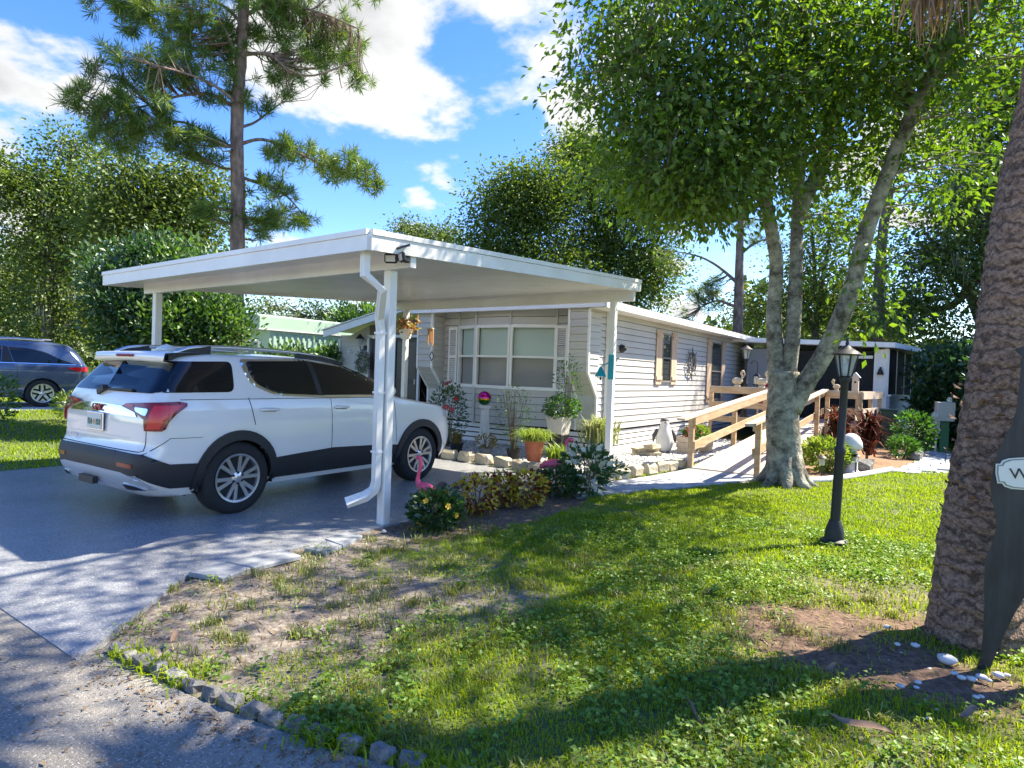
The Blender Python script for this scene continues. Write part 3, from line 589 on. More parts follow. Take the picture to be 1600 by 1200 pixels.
MB().box((-2.3-H0[0], 21.0-H0[1], 2.42), (.7, .06, .09)).build('porch_door_head', m_trim, house)
lw = np.array([*rl(*PC)]); le = np.array([*rl(*PE)]); nrm_ = (PD[1], -PD[0])
sl_ = MB(); sl_.bar((*lw, .67), (*le, .67), .1, 1.26); pl = sl_.build('porch_side_wall', mat('blue_grey_siding', (.42, .48, .53), (.48, .54, .58), scale=2, rough=.55), house)
boards(pl, lw+np.array(nrm_)*.055, le+np.array(nrm_)*.055, .05, 1.3, .16, nrm_, MATS['blue_grey_siding'])
sb = MB(); sb.bar((*(lw+np.array(nrm_)*.03), 1.33), (*(le+np.array(nrm_)*.03), 1.33), .14, .05); sb.build('porch_sill', m_trim, house)
for i in range(3):
    p, q = lw+(le-lw)*(i/3+.01), lw+(le-lw)*((i+1)/3-.01); sc_ = MB(); sc_.bar((*p, 2.0), (*q, 2.0), .01, 1.3); sc_.build('porch_screen', m_screen, house)
for i in range(4):
    p = lw+(le-lw)*i/3; MB().box((*p, 2.0), (.05, .05, 1.33)).build('porch_post', m_trim, house)
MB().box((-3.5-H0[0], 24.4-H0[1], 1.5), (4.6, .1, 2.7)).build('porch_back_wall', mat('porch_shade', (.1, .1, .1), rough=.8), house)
mb = MB(); q = [rl(-5.9, 20.62), rl(-1.38, 20.55), rl(-.62, 24.9), rl(-5.9, 24.9)]; zz_ = (2.86, 2.68, 2.68, 2.86)
mb.add([(*p, z) for p, z in zip(q, zz_)]+[(*p, z+.14) for p, z in zip(q, zz_)], [(3, 2, 1, 0), (4, 5, 6, 7), (0, 1, 5, 4), (1, 2, 6, 5), (2, 3, 7, 6), (3, 0, 4, 7)]); mb.build('porch_roof', m_trim, house)
# ------------------------------------------------------------------ carport
cpt = thing('carport', 'white aluminium flat roofed carport on slim posts over the driveway', 'carport', (-4.73, 4.58, 0))
c0 = np.array([-4.73, 4.58, 0]); cl = lambda x, y, z: np.array([x, y, z], float)-c0
FL, FR, BL, BR_ = (-10.15, 4.1, 2.66), (-4.38, 3.93, 2.66), (-10.05, 9.86, 3.03), (-4.36, 9.84, 3.03)
def lerp(a, b, t): return np.array(a)+(np.array(b)-np.array(a))*t
def slab8(mb, a, b, c, d, h):
    lo = [np.array(p) for p in (a, b, c, d)]; hi = [p+(0, 0, h) for p in lo]
    return mb.add(lo+hi, [(3, 2, 1, 0), (4, 5, 6, 7), (0, 1, 5, 4), (1, 2, 6, 5), (2, 3, 7, 6), (3, 0, 4, 7)])
NP = 19
for i in range(NP):   # roof pans running back from the gutter, each with raised edges
    a, b = lerp(FL, FR, i/NP+.0006), lerp(FL, FR, (i+1)/NP-.0006); c, d = lerp(BL, BR_, (i+1)/NP-.0006), lerp(BL, BR_, i/NP+.0006)
    mb = MB(); slab8(mb, *[p-c0+(0, 0, .045) for p in (a, b, c, d)], .05)
    mb.build('roof_pan', m_white, cpt)
def fascia(p, q, nm, out):
    p, q = np.array(p)-c0, np.array(q)-c0; o = np.array([*out, 0])
    mb = MB(); slab8(mb, p, q, q+o*.03, p+o*.03, .135); slab8(mb, p+(0, 0, .14)-o*.0, q+(0, 0, .14), q+o*.045+(0, 0, .14), p+o*.045+(0, 0, .14), .05); return mb.build(nm, m_white, cpt)
fascia(FL, FR, 'gutter', (0, -1)); fascia(FR, BR_, 'fascia', (1, 0)); fascia(FL, BL, 'fascia', (-1, 0)); fascia(BL, BR_, 'fascia', (0, 1))
def beam(p, q):
    mb = MB(); mb.bar(np.array(p)-c0, np.array(q)-c0, .075, .15); return mb.build('beam', m_white, cpt)
beam((-9.98, 4.6, 2.665), (-4.38, 4.5, 2.665)); beam((-9.98, 9.72, 2.93), (-4.38, 9.7, 2.93))
for x_, y_, h_ in ((-4.74, 4.55, 2.59), (-9.68, 4.62, 2.59), (-4.75, 9.7, 2.86), (-9.6, 9.7, 2.86)): MB().box((x_-c0[0], y_-c0[1], h_/2), (.1, .1, h_), bev=.006).build('post', m_white, cpt)
dsp = [cl(-4.58, 4.1, 2.7), cl(-4.58, 4.1, 2.46), cl(-4.62, 4.2, 2.34), cl(-4.75, 4.42, 2.1), cl(-4.762, 4.455, 1.98), cl(-4.762, 4.455, .42)]
dsp[0][0] = AY(571, 396, 4.02)[0]-c0[0]; dsp[1][0] = dsp[0][0]; dsp[2][0] = dsp[0][0]+.05; dsp[0][1] = dsp[1][1] = 4.02-c0[1]
def spout(pts, wd, th):
    mb = MB(); prof = [(-1, -1), (-.33, -1), (-.25, -.8), (.25, -.8), (.33, -1), (1, -1), (1, 1), (.33, 1), (.25, .8), (-.25, .8), (-.33, 1), (-1, 1)]; V = []; n = len(prof); P = [np.array(p) for p in pts]
    for i, p in enumerate(P):
        d = unit((unit(P[i]-P[i-1]) if i else 0)+(unit(P[i+1]-P[i]) if i < len(P)-1 else 0)); s_ = unit(np.cross(d, np.array([.25, 1, 0]))) if abs(d[2]) > .3 else unit(np.cross(d, np.array([0, 0, 1.0]))); u_ = np.cross(s_, d)
        V += [p+s_*a*wd/2+u_*b*th/2 for a, b in prof]
    Fs = [(i*n+k, i*n+(k+1) % n, (i+1)*n+(k+1) % n, (i+1)*n+k) for i in range(len(P)-1) for k in range(n)]; return mb.add(V, Fs)
mb = spout(dsp, .085, .065); ds = mb.build('downspout', m_white, cpt)
spout([cl(-4.762, 4.455, .43), cl(-4.77, 4.435, .36), cl(-4.81, 4.36, .3), cl(-4.92, 4.21, .24)], .09, .07).build('spout_end', m_white, ds)
for z_ in (.75, 1.95, 1.35): MB().box(cl(-4.762, 4.455, z_), (.1, .08, .022)).build('strap', m_trim, ds)
# ------------------------------------------------------------------ cars
def hermite(x, X, Y):
    X = np.array(X, float); Y = np.array(Y, float); d = np.diff(Y)/np.diff(X); m_ = np.zeros(len(X)); m_[0], m_[-1] = d[0], d[-1]
    for i in range(1, len(X)-1): m_[i] = 0 if d[i-1]*d[i] <= 0 else 2*d[i-1]*d[i]/(d[i-1]+d[i])
    x = np.clip(np.asarray(x, float), X[0], X[-1]); i = np.clip(np.searchsorted(X, x)-1, 0, len(X)-2); h_ = X[i+1]-X[i]; t = (x-X[i])/h_
    return (2*t**3-3*t**2+1)*Y[i]+(t**3-2*t**2+t)*h_*m_[i]+(-2*t**3+3*t**2)*Y[i+1]+(t**3-t**2)*h_*m_[i+1]
class Shell:
    """car body as a stack of plan outlines; y runs forward from the rear end, x to the right"""
    def __init__(s, rear, front, hw, rcr, rcf, ztop):
        s.rear, s.front, s.hw, s.rcr, s.rcf, s.ztop = rear, front, hw, rcr, rcf, ztop
    def half(s, z, nr=12, nc=10, ns=64, nf=12):
        g = lambda c: float(hermite(z, [p[0] for p in c], [p[1] for p in c])); r0, f0, h_, cr, cf = g(s.rear), g(s.front), g(s.hw), g(s.rcr), g(s.rcf)
        bul = .05; P = [((h_-cr)*i/nr, r0+bul*((h_-cr)*i/nr/h_)**2) for i in range(nr)]; yb = r0+bul*((h_-cr)/h_)**2
        P += [(h_-cr+cr*math.sin(t), yb+cr*.9*(1-math.cos(t))) for t in np.linspace(0, math.pi/2, nc, endpoint=False)]
        y1, y2 = yb+cr*.9, f0-.12-cf; P += [(h_, y1+(y2-y1)*i/ns) for i in range(ns)]
        P += [(h_-cf+cf*math.cos(t), y2+cf*math.sin(t)) for t in np.linspace(0, math.pi/2, nc, endpoint=False)]
        P += [((h_-cf)*(1-i/nf), y2+cf+.12*(1-((h_-cf)*(1-i/nf)/max(h_-cf, 1e-6))**2)) for i in range(nf+1)]
        return np.array(P)
    def side(s, y, z): H = s.half(z); k = 12+10+64; return np.array([np.interp(y, H[:k+6, 1], H[:k+6, 0]), y, z])
    def back(s, x, z): H = s.half(z); return np.array([x, np.interp(abs(x), H[:22, 0], H[:22, 1]), z])
    def wrap(s, q, z):
        H = s.half(z)[:60]; a = np.concatenate([[0], np.cumsum(np.linalg.norm(np.diff(H, axis=0), axis=1))]); return np.array([np.interp(q, a, H[:, 0]), np.interp(q, a, H[:, 1]), z])
    def body(s, levels, wheels, wr, m, parent):
        rows = []
        for z in levels:
            H = s.half(z); L_ = H[1:-1][::-1]*np.array([-1, 1]); rows.append(np.concatenate([H, L_]))
        n = len(rows[0]); V = [(*p, z) for row, z in zip(rows, levels) for p in row]; Fs = []
        for i in range(len(levels)-1):
            for k in range(n):
                q = (i*n+k, i*n+(k+1) % n, (i+1)*n+(k+1) % n, (i+1)*n+k); c = np.mean([V[j] for j in q], 0)
                if abs(c[0]) > .62 and any(math.hypot(c[1]-wy, c[2]-wz) < wr for wy, wz in wheels): continue
                Fs.append(q)
        top = len(V); o = (len(levels)-1)*n; last = rows[-1]; cy = last[:, 1].mean()
        for f_ in (.93, .8, .55, .25):
            V += [(p[0]*f_, cy+(p[1]-cy)*f_, levels[-1]+s.ztop*(1-f_**2)) for p in last]
        V.append((0, cy, levels[-1]+s.ztop))
        for r_ in range(4):
            a = o if r_ == 0 else top+(r_-1)*n; b = top+r_*n
            for k in range(n): Fs.append((a+k, a+(k+1) % n, b+(k+1) % n, b+k))
        for k in range(n): Fs.append((top+3*n+k, top+3*n+(k+1) % n, len(V)-1))
        Fs.append(tuple(range(n-1, -1, -1)))
        mb = MB(); mb.add(V, Fs); return mb.build('body', m, parent, autosm=R(50))
def clip_cell(poly, x0, x1, y0, y1):
    for ax, lim, sg in ((0, x0, 1), (0, x1, -1), (1, y0, 1), (1, y1, -1)):
        out = []
        for i in range(len(poly)):
            a, b = poly[i-1], poly[i]; ia, ib = sg*(a[ax]-lim) >= 0, sg*(b[ax]-lim) >= 0
            if ia != ib: t = (lim-a[ax])/(b[ax]-a[ax]); out.append((a[0]+(b[0]-a[0])*t, a[1]+(b[1]-a[1])*t))
            if ib: out.append(b)
        poly = out
        if len(poly) < 3: return []
    return poly
def patch(mb, fn, poly, off, cell=.06, mirror=1, rim=True):
    """panel following the body surface fn(u, v), lifted by off; rim closes its edge back to the body"""
    P = np.array(poly); lo, hi = P.min(0), P.max(0); nu, nv = max(1, int(np.ceil((hi[0]-lo[0])/cell))), max(1, int(np.ceil((hi[1]-lo[1])/cell))); V = []; Fs = []; key = {}
    def pt(u, v, d):
        k = (round(u, 5), round(v, 5), d)
        if k not in key:
            p = fn(u, v); e = .012; n_ = np.cross(fn(u+e, v)-fn(u-e, v), fn(u, v+e)-fn(u, v-e)); n_ = n_/max(np.linalg.norm(n_), 1e-9)
            if n_ @ (p-np.array([0, 2.4, .8])) < 0: n_ = -n_
            q = p+n_*d; key[k] = len(V); V.append((q[0]*mirror, q[1], q[2]))
        return key[k]
    for i in range(nu):
        for j in range(nv):
            c = clip_cell([tuple(p) for p in poly], lo[0]+(hi[0]-lo[0])*i/nu, lo[0]+(hi[0]-lo[0])*(i+1)/nu, lo[1]+(hi[1]-lo[1])*j/nv, lo[1]+(hi[1]-lo[1])*(j+1)/nv)
            if len(c) >= 3:
                f = [pt(u, v, off) for u, v in c]; f = [q for k, q in enumerate(f) if q != f[k-1]]
                if len(f) >= 3: Fs.append(tuple(f))
    if rim:
        for a, b in zip(poly, poly[1:]+poly[:1]):
            n_ = max(1, int(np.hypot(b[0]-a[0], b[1]-a[1])/cell)); q = [(a[0]+(b[0]-a[0])*t/n_, a[1]+(b[1]-a[1])*t/n_) for t in range(n_+1)]
            for p0, p1 in zip(q[:-1], q[1:]): Fs.append((pt(*p0, off), pt(*p1, off), pt(*p1, -.004), pt(*p0, -.004)))
    return mb.add(V, Fs)
def rnd(poly, r_, k=4):
    """round the corners of a polygon"""
    out = []; n = len(poly)
    for i in range(n):
        a, b, c = [np.array(poly[j % n], float) for j in (i-1, i, i+1)]; rr = r_[i] if isinstance(r_, (list, tuple)) else r_
        la, lc = np.linalg.norm(a-b), np.linalg.norm(c-b); q = min(rr, la*.45, lc*.45); p0, p1 = b+(a-b)/la*q, b+(c-b)/lc*q
        if q < 1e-4: out.append(tuple(b)); continue
        for t in np.linspace(0, 1, k): out.append(tuple((1-t)**2*p0+2*t*(1-t)*b+t*t*p1))
    return out
m_tyre = mat('tyre_rubber', (.012, .012, .013), (.02, .02, .02), scale=30, rough=.85)
m_alloy = mat('alloy', (.62, .62, .63), rough=.28, metal=.9); m_alloyd = mat('alloy_dark', (.03, .03, .032), rough=.4, metal=.3)
m_chrome = mat('chrome', (.8, .8, .82), rough=.07, metal=1.0); m_plast = mat('black_plastic', (.016, .017, .019), (.022, .023, .025), scale=40, rough=.55)
m_cglass = glassmat('car_glass', (.003, .005, .008), rough=.012, spec=.4); m_red = mat('red_lens', (.55, .004, .01), (.65, .008, .014), scale=6, rough=.2, coat=.4); m_redd = mat('red_lens_dark', (.2, .003, .007), rough=.15, coat=.3)
m_seam = mat('panel_gap', (.012, .012, .013), rough=.8)
def wheel(parent, x, y, z, rad, rimr, sgn, kind, wd=.235):
    wr = link('wheel', None, parent, (x, y, z)); s_ = sgn
    prof = [(rimr-.01, -wd+.03), (rad-.03, -wd), (rad, -wd+.035), (rad+.002, -wd*.5), (rad, -.035), (rad-.025, -.006), (rad-.07, .004), (rimr+.02, -.004), (rimr, -.012), (rimr-.005, -.03)]
    MB().lathe([(r_, t_*s_) for r_, t_ in prof], n=44, axis='x').build('tyre', m_tyre, wr, smooth=True)
    MB().lathe([(rimr-.012, -.1*s_), (.05, -.1*s_)], n=30, axis='x').build('brake_disc', m_alloyd, wr)
    mb = MB(); mb.lathe([(r_, t_*s_) for r_, t_ in ((rimr-.02, -.16), (rimr-.02, -.03), (rimr+.004, -.006), (rimr+.004, .002), (rimr-.018, -.002), (rimr-.03, -.03), (rimr-.03, -.16))], n=40, axis='x')
    nsp = 6 if kind == 0 else 5
    def spoke(a0, a1, w0, w1):
        p0, p1 = np.array([math.cos(a0), math.sin(a0)])*.055, np.array([math.cos(a1), math.sin(a1)])*(rimr-.012); t_ = unit(p1-p0); q = np.array([-t_[1], t_[0]])
        V = [(xx*s_, *(p+q*sg*wv)) for p, wv, xo in ((p0, w0, -.012), (p1, w1, -.004)) for xx in (xo, xo-.035) for sg in (-1, 1)]
        mb.add(V, [(0, 1, 5, 4), (2, 6, 7, 3), (0, 4, 6, 2), (1, 3, 7, 5), (0, 2, 3, 1), (4, 5, 7, 6)])
    for k in range(nsp):
        a = 2*math.pi*(k+.2)/nsp
        if kind == 0: spoke(a-.12, a-.2, .019, .02); spoke(a+.12, a+.2, .019, .02)
        else: spoke(a, a, .032, .026)
        if kind == 1:
            c0_, a2 = .13, a+math.pi/nsp; V = [(-.012*s_, math.cos(q)*r_, math.sin(q)*r_) for r_, q in ((c0_, a2), (rimr-.02, a2-.3), (rimr-.02, a2+.3))]+[(-.05*s_, math.cos(q)*r_, math.sin(q)*r_) for r_, q in ((c0_, a2), (rimr-.02, a2-.3), (rimr-.02, a2+.3))]
            mb.add(V, [(0, 1, 2), (5, 4, 3), (0, 3, 4, 1), (1, 4, 5, 2), (2, 5, 3, 0)])
    mb.lathe([(.065, -.06*s_), (.065, -.008*s_), (.035, .0), (.02, .003*s_)], n=20, axis='x'); mb.build('rim', m_alloy, wr, autosm=R(35))
    lm = MB().lathe([(.013, -.03*s_), (.013, .004*s_)], n=8, axis='x').mesh('lug_nut', m_alloyd)
    for k in range(nsp): a = 2*math.pi*(k+.5)/nsp; link('lug_nut', lm, wr, (0, math.cos(a)*.058, math.sin(a)*.058))
    return wr
def well(parent, y, z, r_, m_):
    for sg in (-1, 1):
        mb = MB(); mb.lathe([(r_, .93*sg), (r_, .6*sg), (.02, .6*sg)], (0, y, z), n=28, axis='x'); mb.f = [f for f in mb.f if len(f) <= 4 and np.mean([mb.v[j][2] for j in f]) > z-.1]; mb.build('wheel_well', m_, parent)
# white SUV
m_wpaint = mat('white_paint', (.77, .745, .7), rough=.2, coat=1, spec=.5)
suv = thing('suv', 'white SUV with black lower cladding parked under the carport', 'car', (-7.08, 2.755, 0), .027)
S = Shell(rear=[(.26, .2), (.36, .08), (.5, .01), (.62, 0), (.7, .03), (.8, .07), (1.0, .08), (1.12, .1), (1.26, .14), (1.4, .24), (1.58, .38), (1.64, .46), (1.68, .62)],
          front=[(.22, 4.72), (.35, 4.86), (.6, 4.9), (.8, 4.88), (.95, 4.82), (1.06, 4.68), (1.1, 4.45), (1.16, 4.05), (1.2, 3.78), (1.3, 3.56), (1.45, 3.24), (1.58, 2.9), (1.65, 2.62), (1.68, 2.4)],
          hw=[(.26, .82), (.36, .88), (.5, .93), (.7, .955), (.92, .96), (1.1, .95), (1.22, .925), (1.26, .905), (1.45, .83), (1.6, .755), (1.66, .71), (1.68, .66)],
          rcr=[(.26, .3), (.6, .26), (.9, .2), (1.1, .16), (1.3, .15), (1.6, .2), (1.68, .25)], rcf=[(.26, .42), (.6, .42), (.9, .45), (1.1, .4), (1.2, .35), (1.5, .3), (1.68, .3)], ztop=.045)
WY0, WY1, WZ = 1.03, 3.887, .383
lv = list(np.concatenate([np.linspace(.26, 1.02, 28), np.linspace(1.035, 1.2, 16), np.linspace(1.22, 1.68, 22)]))
S.body(lv, [(WY0, WZ), (WY1, WZ)], .43, m_wpaint, suv)
for y in (WY0, WY1): well(suv, y, WZ, .435, m_plast)
for sg in (1, -1):
    wheel(suv, .945*sg, WY0, WZ, .383, .255, sg, 0); wheel(suv, .945*sg, WY1, WZ, .383, .255, sg, 0)
    P_ = lambda name, poly, off, m, cell=.06, rim=True, fn=S.side, par=suv: patch(MB(), fn, poly, off, cell, sg, rim).build(name, m, par, autosm=R(45))
    P_('side_glass', rnd([(.3, 1.585), (1.03, 1.61), (.99, 1.29), (.14, 1.285)], [.02, .06, .07, .02]), .006, m_cglass)
    ch = P_('window_trim', rnd([(1.13, 1.64), (1.17, 1.39), (1.46, 1.25), (2.25, 1.215), (3.5, 1.22), (3.12, 1.44), (2.56, 1.615), (1.95, 1.665)], [.05, .1, .12, 0, .02, .1, .1, .1]), .005, m_chrome)
    P_('side_glass', rnd([(1.2, 1.615), (1.23, 1.4), (1.49, 1.275), (2.08, 1.245), (2.02, 1.645)], [.04, .1, .1, .01, .01]), .011, m_cglass)
    P_('side_glass', rnd([(2.13, 1.245), (3.36, 1.245), (3.08, 1.42), (2.53, 1.59), (2.08, 1.64)], [.01, .02, .06, .08, .01]), .011, m_cglass)
    P_('pillar_trim', [(2.07, 1.245), (2.14, 1.245), (2.085, 1.64), (2.015, 1.645)], .012, m_plast)
    cut = lambda yc, n=9, r_=.47: [(yc+r_*math.cos(t), WZ+r_*math.sin(t)) for t in np.linspace(math.pi, 0, n)]
    P_('lower_cladding', [(1.5, .33), (1.48, .56), (1.85, .585), (2.3, .61), (3.05, .585), (3.42, .56), (3.42, .33)], .014, m_plast)
    P_('door_seam', [(1.135, 1.23), (1.145, 1.23), (1.215, .94), (1.205, .94)], .0015, m_seam, rim=False)
    P_('door_seam', [(2.245, 1.22), (2.253, 1.22), (2.274, .6), (2.266, .6)], .0015, m_seam, rim=False)
    P_('door_seam', [(3.32, 1.2), (3.328, 1.2), (3.4, .6), (3.392, .6)], .0015, m_seam, rim=False)
    P_('belt_crease', [(.4, 1.222), (3.5, 1.213), (4.1, 1.155), (4.1, 1.151), (3.5, 1.207), (.4, 1.216)], .0015, m_seam, rim=False)
    P_('bumper_seam', [(.1, .70), (.3, .85), (.46, .842), (.62, .842), (.62, .846), (.46, .847), (.295, .855), (.095, .705)], .0015, m_seam, rim=False)
    for y0 in (1.27, 2.29):
        h_ = link('door_handle', None, suv); P_('handle_cup', rnd([(y0+.02, 1.075), (y0+.2, 1.07), (y0+.2, 1.115), (y0+.02, 1.12)], .03), .003, mat('cup_shade', (.3, .31, .32), rough=.4), rim=False, par=h_)  # flat grey patch paints the shade inside the handle cup
        mb = MB(); mb.tube([S.side(y0+.0, 1.1)*(sg, 1, 1), S.side(y0+.03, 1.102)*(sg, 1, 1)+(.035*sg, 0, 0), S.side(y0+.2, 1.1)*(sg, 1, 1)+(.035*sg, 0, 0), S.side(y0+.235, 1.098)*(sg, 1, 1)], .015, 8); mb.build('grip', m_wpaint, h_, smooth=True)
    for yc in (WY0, WY1):   # arch flares
        o = [(yc+.485*math.cos(t), WZ+.485*math.sin(t)*1.05) for t in np.linspace(-.12, math.pi+.12, 24)]; i_ = [(yc+.405*math.cos(t), WZ+.405*math.sin(t)) for t in np.linspace(math.pi+.05, -.05, 24)]
        mb = MB(); q = list(zip(o, i_[::-1]))
        for (a, b), (c, d) in zip(q[:-1], q[1:]): patch(mb, S.side, [a, c, d, b], .028, .2, sg, True)
        mb.build('arch_flare', m_plast, suv)
    # tail lamp wrapping the corner: q measured round the body from the middle of the tail
    lamp = [(.42, 1.135), (.5, 1.165), (.8, 1.185), (1.08, 1.2), (1.18, 1.185), (1.19, 1.15), (1.1, 1.08), (1.04, 1.0), (1.02, .945), (.99, .925), (.84, .925), (.83, 1.03), (.68, 1.085)]
    tl = P_('tail_lamp', lamp, .02, m_redd, .04, True, S.wrap)
    P_('lens', [(.87, .945), (.97, .945), (1.0, 1.02), (1.1, 1.12), (1.14, 1.165), (.9, 1.16), (.88, 1.06)], .026, m_red, .04, True, S.wrap, tl)
    P_('reverse_lens', rnd([(.68, 1.1), (.85, 1.06), (.86, 1.13), (.66, 1.135)], .02), .026, m_chrome, .04, True, S.wrap, tl)
    P_('lens', [(.5, 1.14), (.62, 1.14), (.64, 1.152), (.52, 1.155)], .026, m_red, .04, True, S.wrap, tl)
    # black rear corner cladding from bumper to wheel
    P_('bumper_cladding', [(0, .53), (.8, .5), (1.0, .36), (1.45, .33), (1.47, .58), (1.12, .6), (.98, .66), (.86, .7), (.45, .71), (0, .715)], .014, m_plast, .05, True, S.wrap)
    P_('skid_plate', [(0, .37), (.7, .36), (.9, .36), (.8, .485), (.6, .52), (0, .53)], .018, mat('silver_plastic', (.46, .48, .5), rough=.35, metal=.3), .05, True, S.wrap)
    P_('reflector', [(.56, .575), (.78, .57), (.78, .61), (.56, .615)], .02, m_redd, .05, True, S.wrap)
    ex = P_('exhaust_tip', rnd([(.6, .36), (.84, .365), (.74, .415), (.58, .425)], .03), .03, m_chrome, .05, True, S.wrap)
    P_('pipe_mouth', rnd([(.62, .372), (.8, .375), (.725, .407), (.6, .413)], .02), .034, m_dark, .05, True, S.wrap, ex)
    rl_ = link('roof_rail', None, suv); pts = [(.62*sg, .5, 1.68), (.63*sg, .72, 1.745), (.64*sg, 1.3, 1.762), (.64*sg, 2.0, 1.742), (.63*sg, 2.45, 1.69), (.625*sg, 2.6, 1.65)]
    mb = MB(); sp = smooth_path(pts, 4); mb.tube(sp, [.022]*len(sp), 8); mb.build('rail', m_alloy, rl_, smooth=True)
    for p, q in (((.62*sg, .42, 1.655), (.63*sg, .86, 1.748)), ((.64*sg, 1.95, 1.743), (.625*sg, 2.66, 1.64))):
        mb = MB(); a, b = np.array(p), np.array(q); mid = (a+b)/2+(0, 0, .02 if p[1] < 1 else .025)
        mb.add([a+(-.03, 0, 0), a+(.03, 0, 0), mid+(-.03, 0, .0), mid+(.03, 0, 0), b+(-.03, 0, .02), b+(.03, 0, .02), (a[0]-.03, b[1], 1.62), (a[0]+.03, b[1], 1.62), (a[0]-.03, a[1], 1.6), (a[0]+.03, a[1], 1.6)], [(0, 1, 3, 2), (2, 3, 5, 4), (4, 5, 7, 6), (8, 9, 1, 0), (0, 2, 4, 6, 8), (1, 9, 7, 5, 3)]); mb.build('rail_foot', m_plast, rl_)
    P_('head_lamp', rnd([(4.36, .93), (4.46, 1.01), (4.62, .98), (4.6, .86)], .03), .012, mat('lamp_lens', (.5, .5, .52), rough=.1, coat=1), .04)
    mr_ = link('mirror', None, suv); mb = MB(); mb.ell((1.02*sg, 3.14, 1.3), (.11, .09, .08), 12, 8); mb.build('shell', m_wpaint, mr_, smooth=True); MB().bar((.86*sg, 3.2, 1.24), (.98*sg, 3.17, 1.27), .05, .05).build('arm', m_plast, mr_)
both = lambda poly: poly
def full(name, half, off, m, cell=.05, par=suv, Sx=S):
    mb = MB(); patch(mb, Sx.wrap, half, off, cell, 1, False); patch(mb, Sx.wrap, half, off, cell, -1, False); return mb.build(name, m, par, autosm=R(45))
full('rear_glass', [(0, 1.275), (.8, 1.275), (.92, 1.3), (.84, 1.45), (.72, 1.585), (0, 1.6)], .006, m_cglass)
full('chrome_strip', [(0, 1.06), (.7, 1.045), (.66, 1.085), (.52, 1.135), (0, 1.15)], .012, m_chrome)
full('hatch_seam', [(0, .722), (.8, .718), (.85, .73), (.855, .93), (.848, .93), (.842, .735), (.8, .726), (0, .73)], .002, m_seam)
full('hatch_crease', [(0, .842), (.6, .835), (.6, .841), (0, .848)], .0015, mat('crease_shade', (.5, .51, .52), rough=.3))
mb = MB(); sp_ = [(x, .33-.02*(1-(x/.72)**2), 1.6-.012*(x/.72)**2) for x in np.linspace(-.72, .72, 15)]
for (a, b) in zip(sp_[:-1], sp_[1:]):
    mb.add([(a[0], a[1], a[2]), (b[0], b[1], b[2]), (b[0], b[1]+.02, b[2]+.085), (a[0], a[1]+.02, a[2]+.085), (a[0], a[1]+.42, a[2]+.105), (b[0], b[1]+.42, b[2]+.105), (a[0], a[1]+.16, a[2]-.035), (b[0], b[1]+.16, b[2]-.035)], [(0, 1, 2, 3), (3, 2, 5, 4), (0, 6, 7, 1)])
spo = mb.build('spoiler', m_wpaint, suv, smooth=True); MB().box((0, .312, 1.642), (.34, .03, .03), bev=.01).build('brake_lamp', m_redd, spo)
mb = MB(); mb.prism([(0, 0), (.24, 0), (.2, .05), (.12, .075), (.05, .05)], -.03, .03, lambda u, v, t_: (t_*(1-v*6), .62+u, 1.705+v)); mb.build('antenna_fin', m_wpaint, suv, smooth=True)
wp = MB(); wp.bar((-.12, .13, 1.25), (.02, .125, 1.31), .05, .05); wp.bar((-.02, .14, 1.29), (.52, .155, 1.3), .03, .02); wp.build('rear_wiper', m_plast, suv)
pl_ = link('licence_plate', None, suv, (-.02, .055, .965)); MB().box((0, 0, 0), (.34, .016, .19), bev=.006).build('plate_frame', m_chrome, pl_); MB().box((0, -.01, 0), (.3, .006, .155)).build('plate', mat('plate_white', (.6, .64, .6), (.5, .56, .5), scale=12, rough=.4), pl_)
mb = MB()
for i, x in enumerate((-.12, -.085, -.05, .055, .09, .125)): mb.box((x, -.0145, -.005), (.016, .003, .06)); mb.box((x+.004, -.0146, (.02, -.01, 0, .01, -.02, .005)[i]), (.026, .003, .012))
mb.build('character', mat('plate_ink', (.03, .12, .08), rough=.5), pl_); MB().ell((0, -.014, -.005), (.026, .003, .028), 10, 6).build('emblem', mat('plate_orange', (.6, .3, .12), rough=.5), pl_)
text('badge_letters', 'GMC', .105, mat('badge_red', (.4, .02, .03), rough=.25, coat=.5), suv, frame((-.02, .075, 1.103), (1, 0, 0), (0, 0, 1)), .006)
text('badge_letters', 'ACADIA', .05, m_chrome, suv, frame((-.55, .075, .79), (1, -.06, 0), (0, 0, 1)), .004)
mb = MB(); mb.box((0, -.005, .39), (.3, .05, .07)); mb.build('hitch_cover', m_plast, suv)
gl = MB(); Sx = S
mb = MB(); V = []
for j, z in enumerate(np.linspace(1.2, 1.62, 10)):
    H = S.half(z); h_ = H[:, 0].max()-.07; f_ = H[:, 1].max()
    for x in np.linspace(-h_, h_, 13): V.append((x, f_-.1*(x/h_)**2-.1*(x/h_)**4+.004-.02, z+.012))
mb.add(V, [(j*13+i, j*13+i+1, (j+1)*13+i+1, (j+1)*13+i) for j in range(9) for i in range(12)]); mb.build('windscreen', m_cglass, suv, smooth=True)
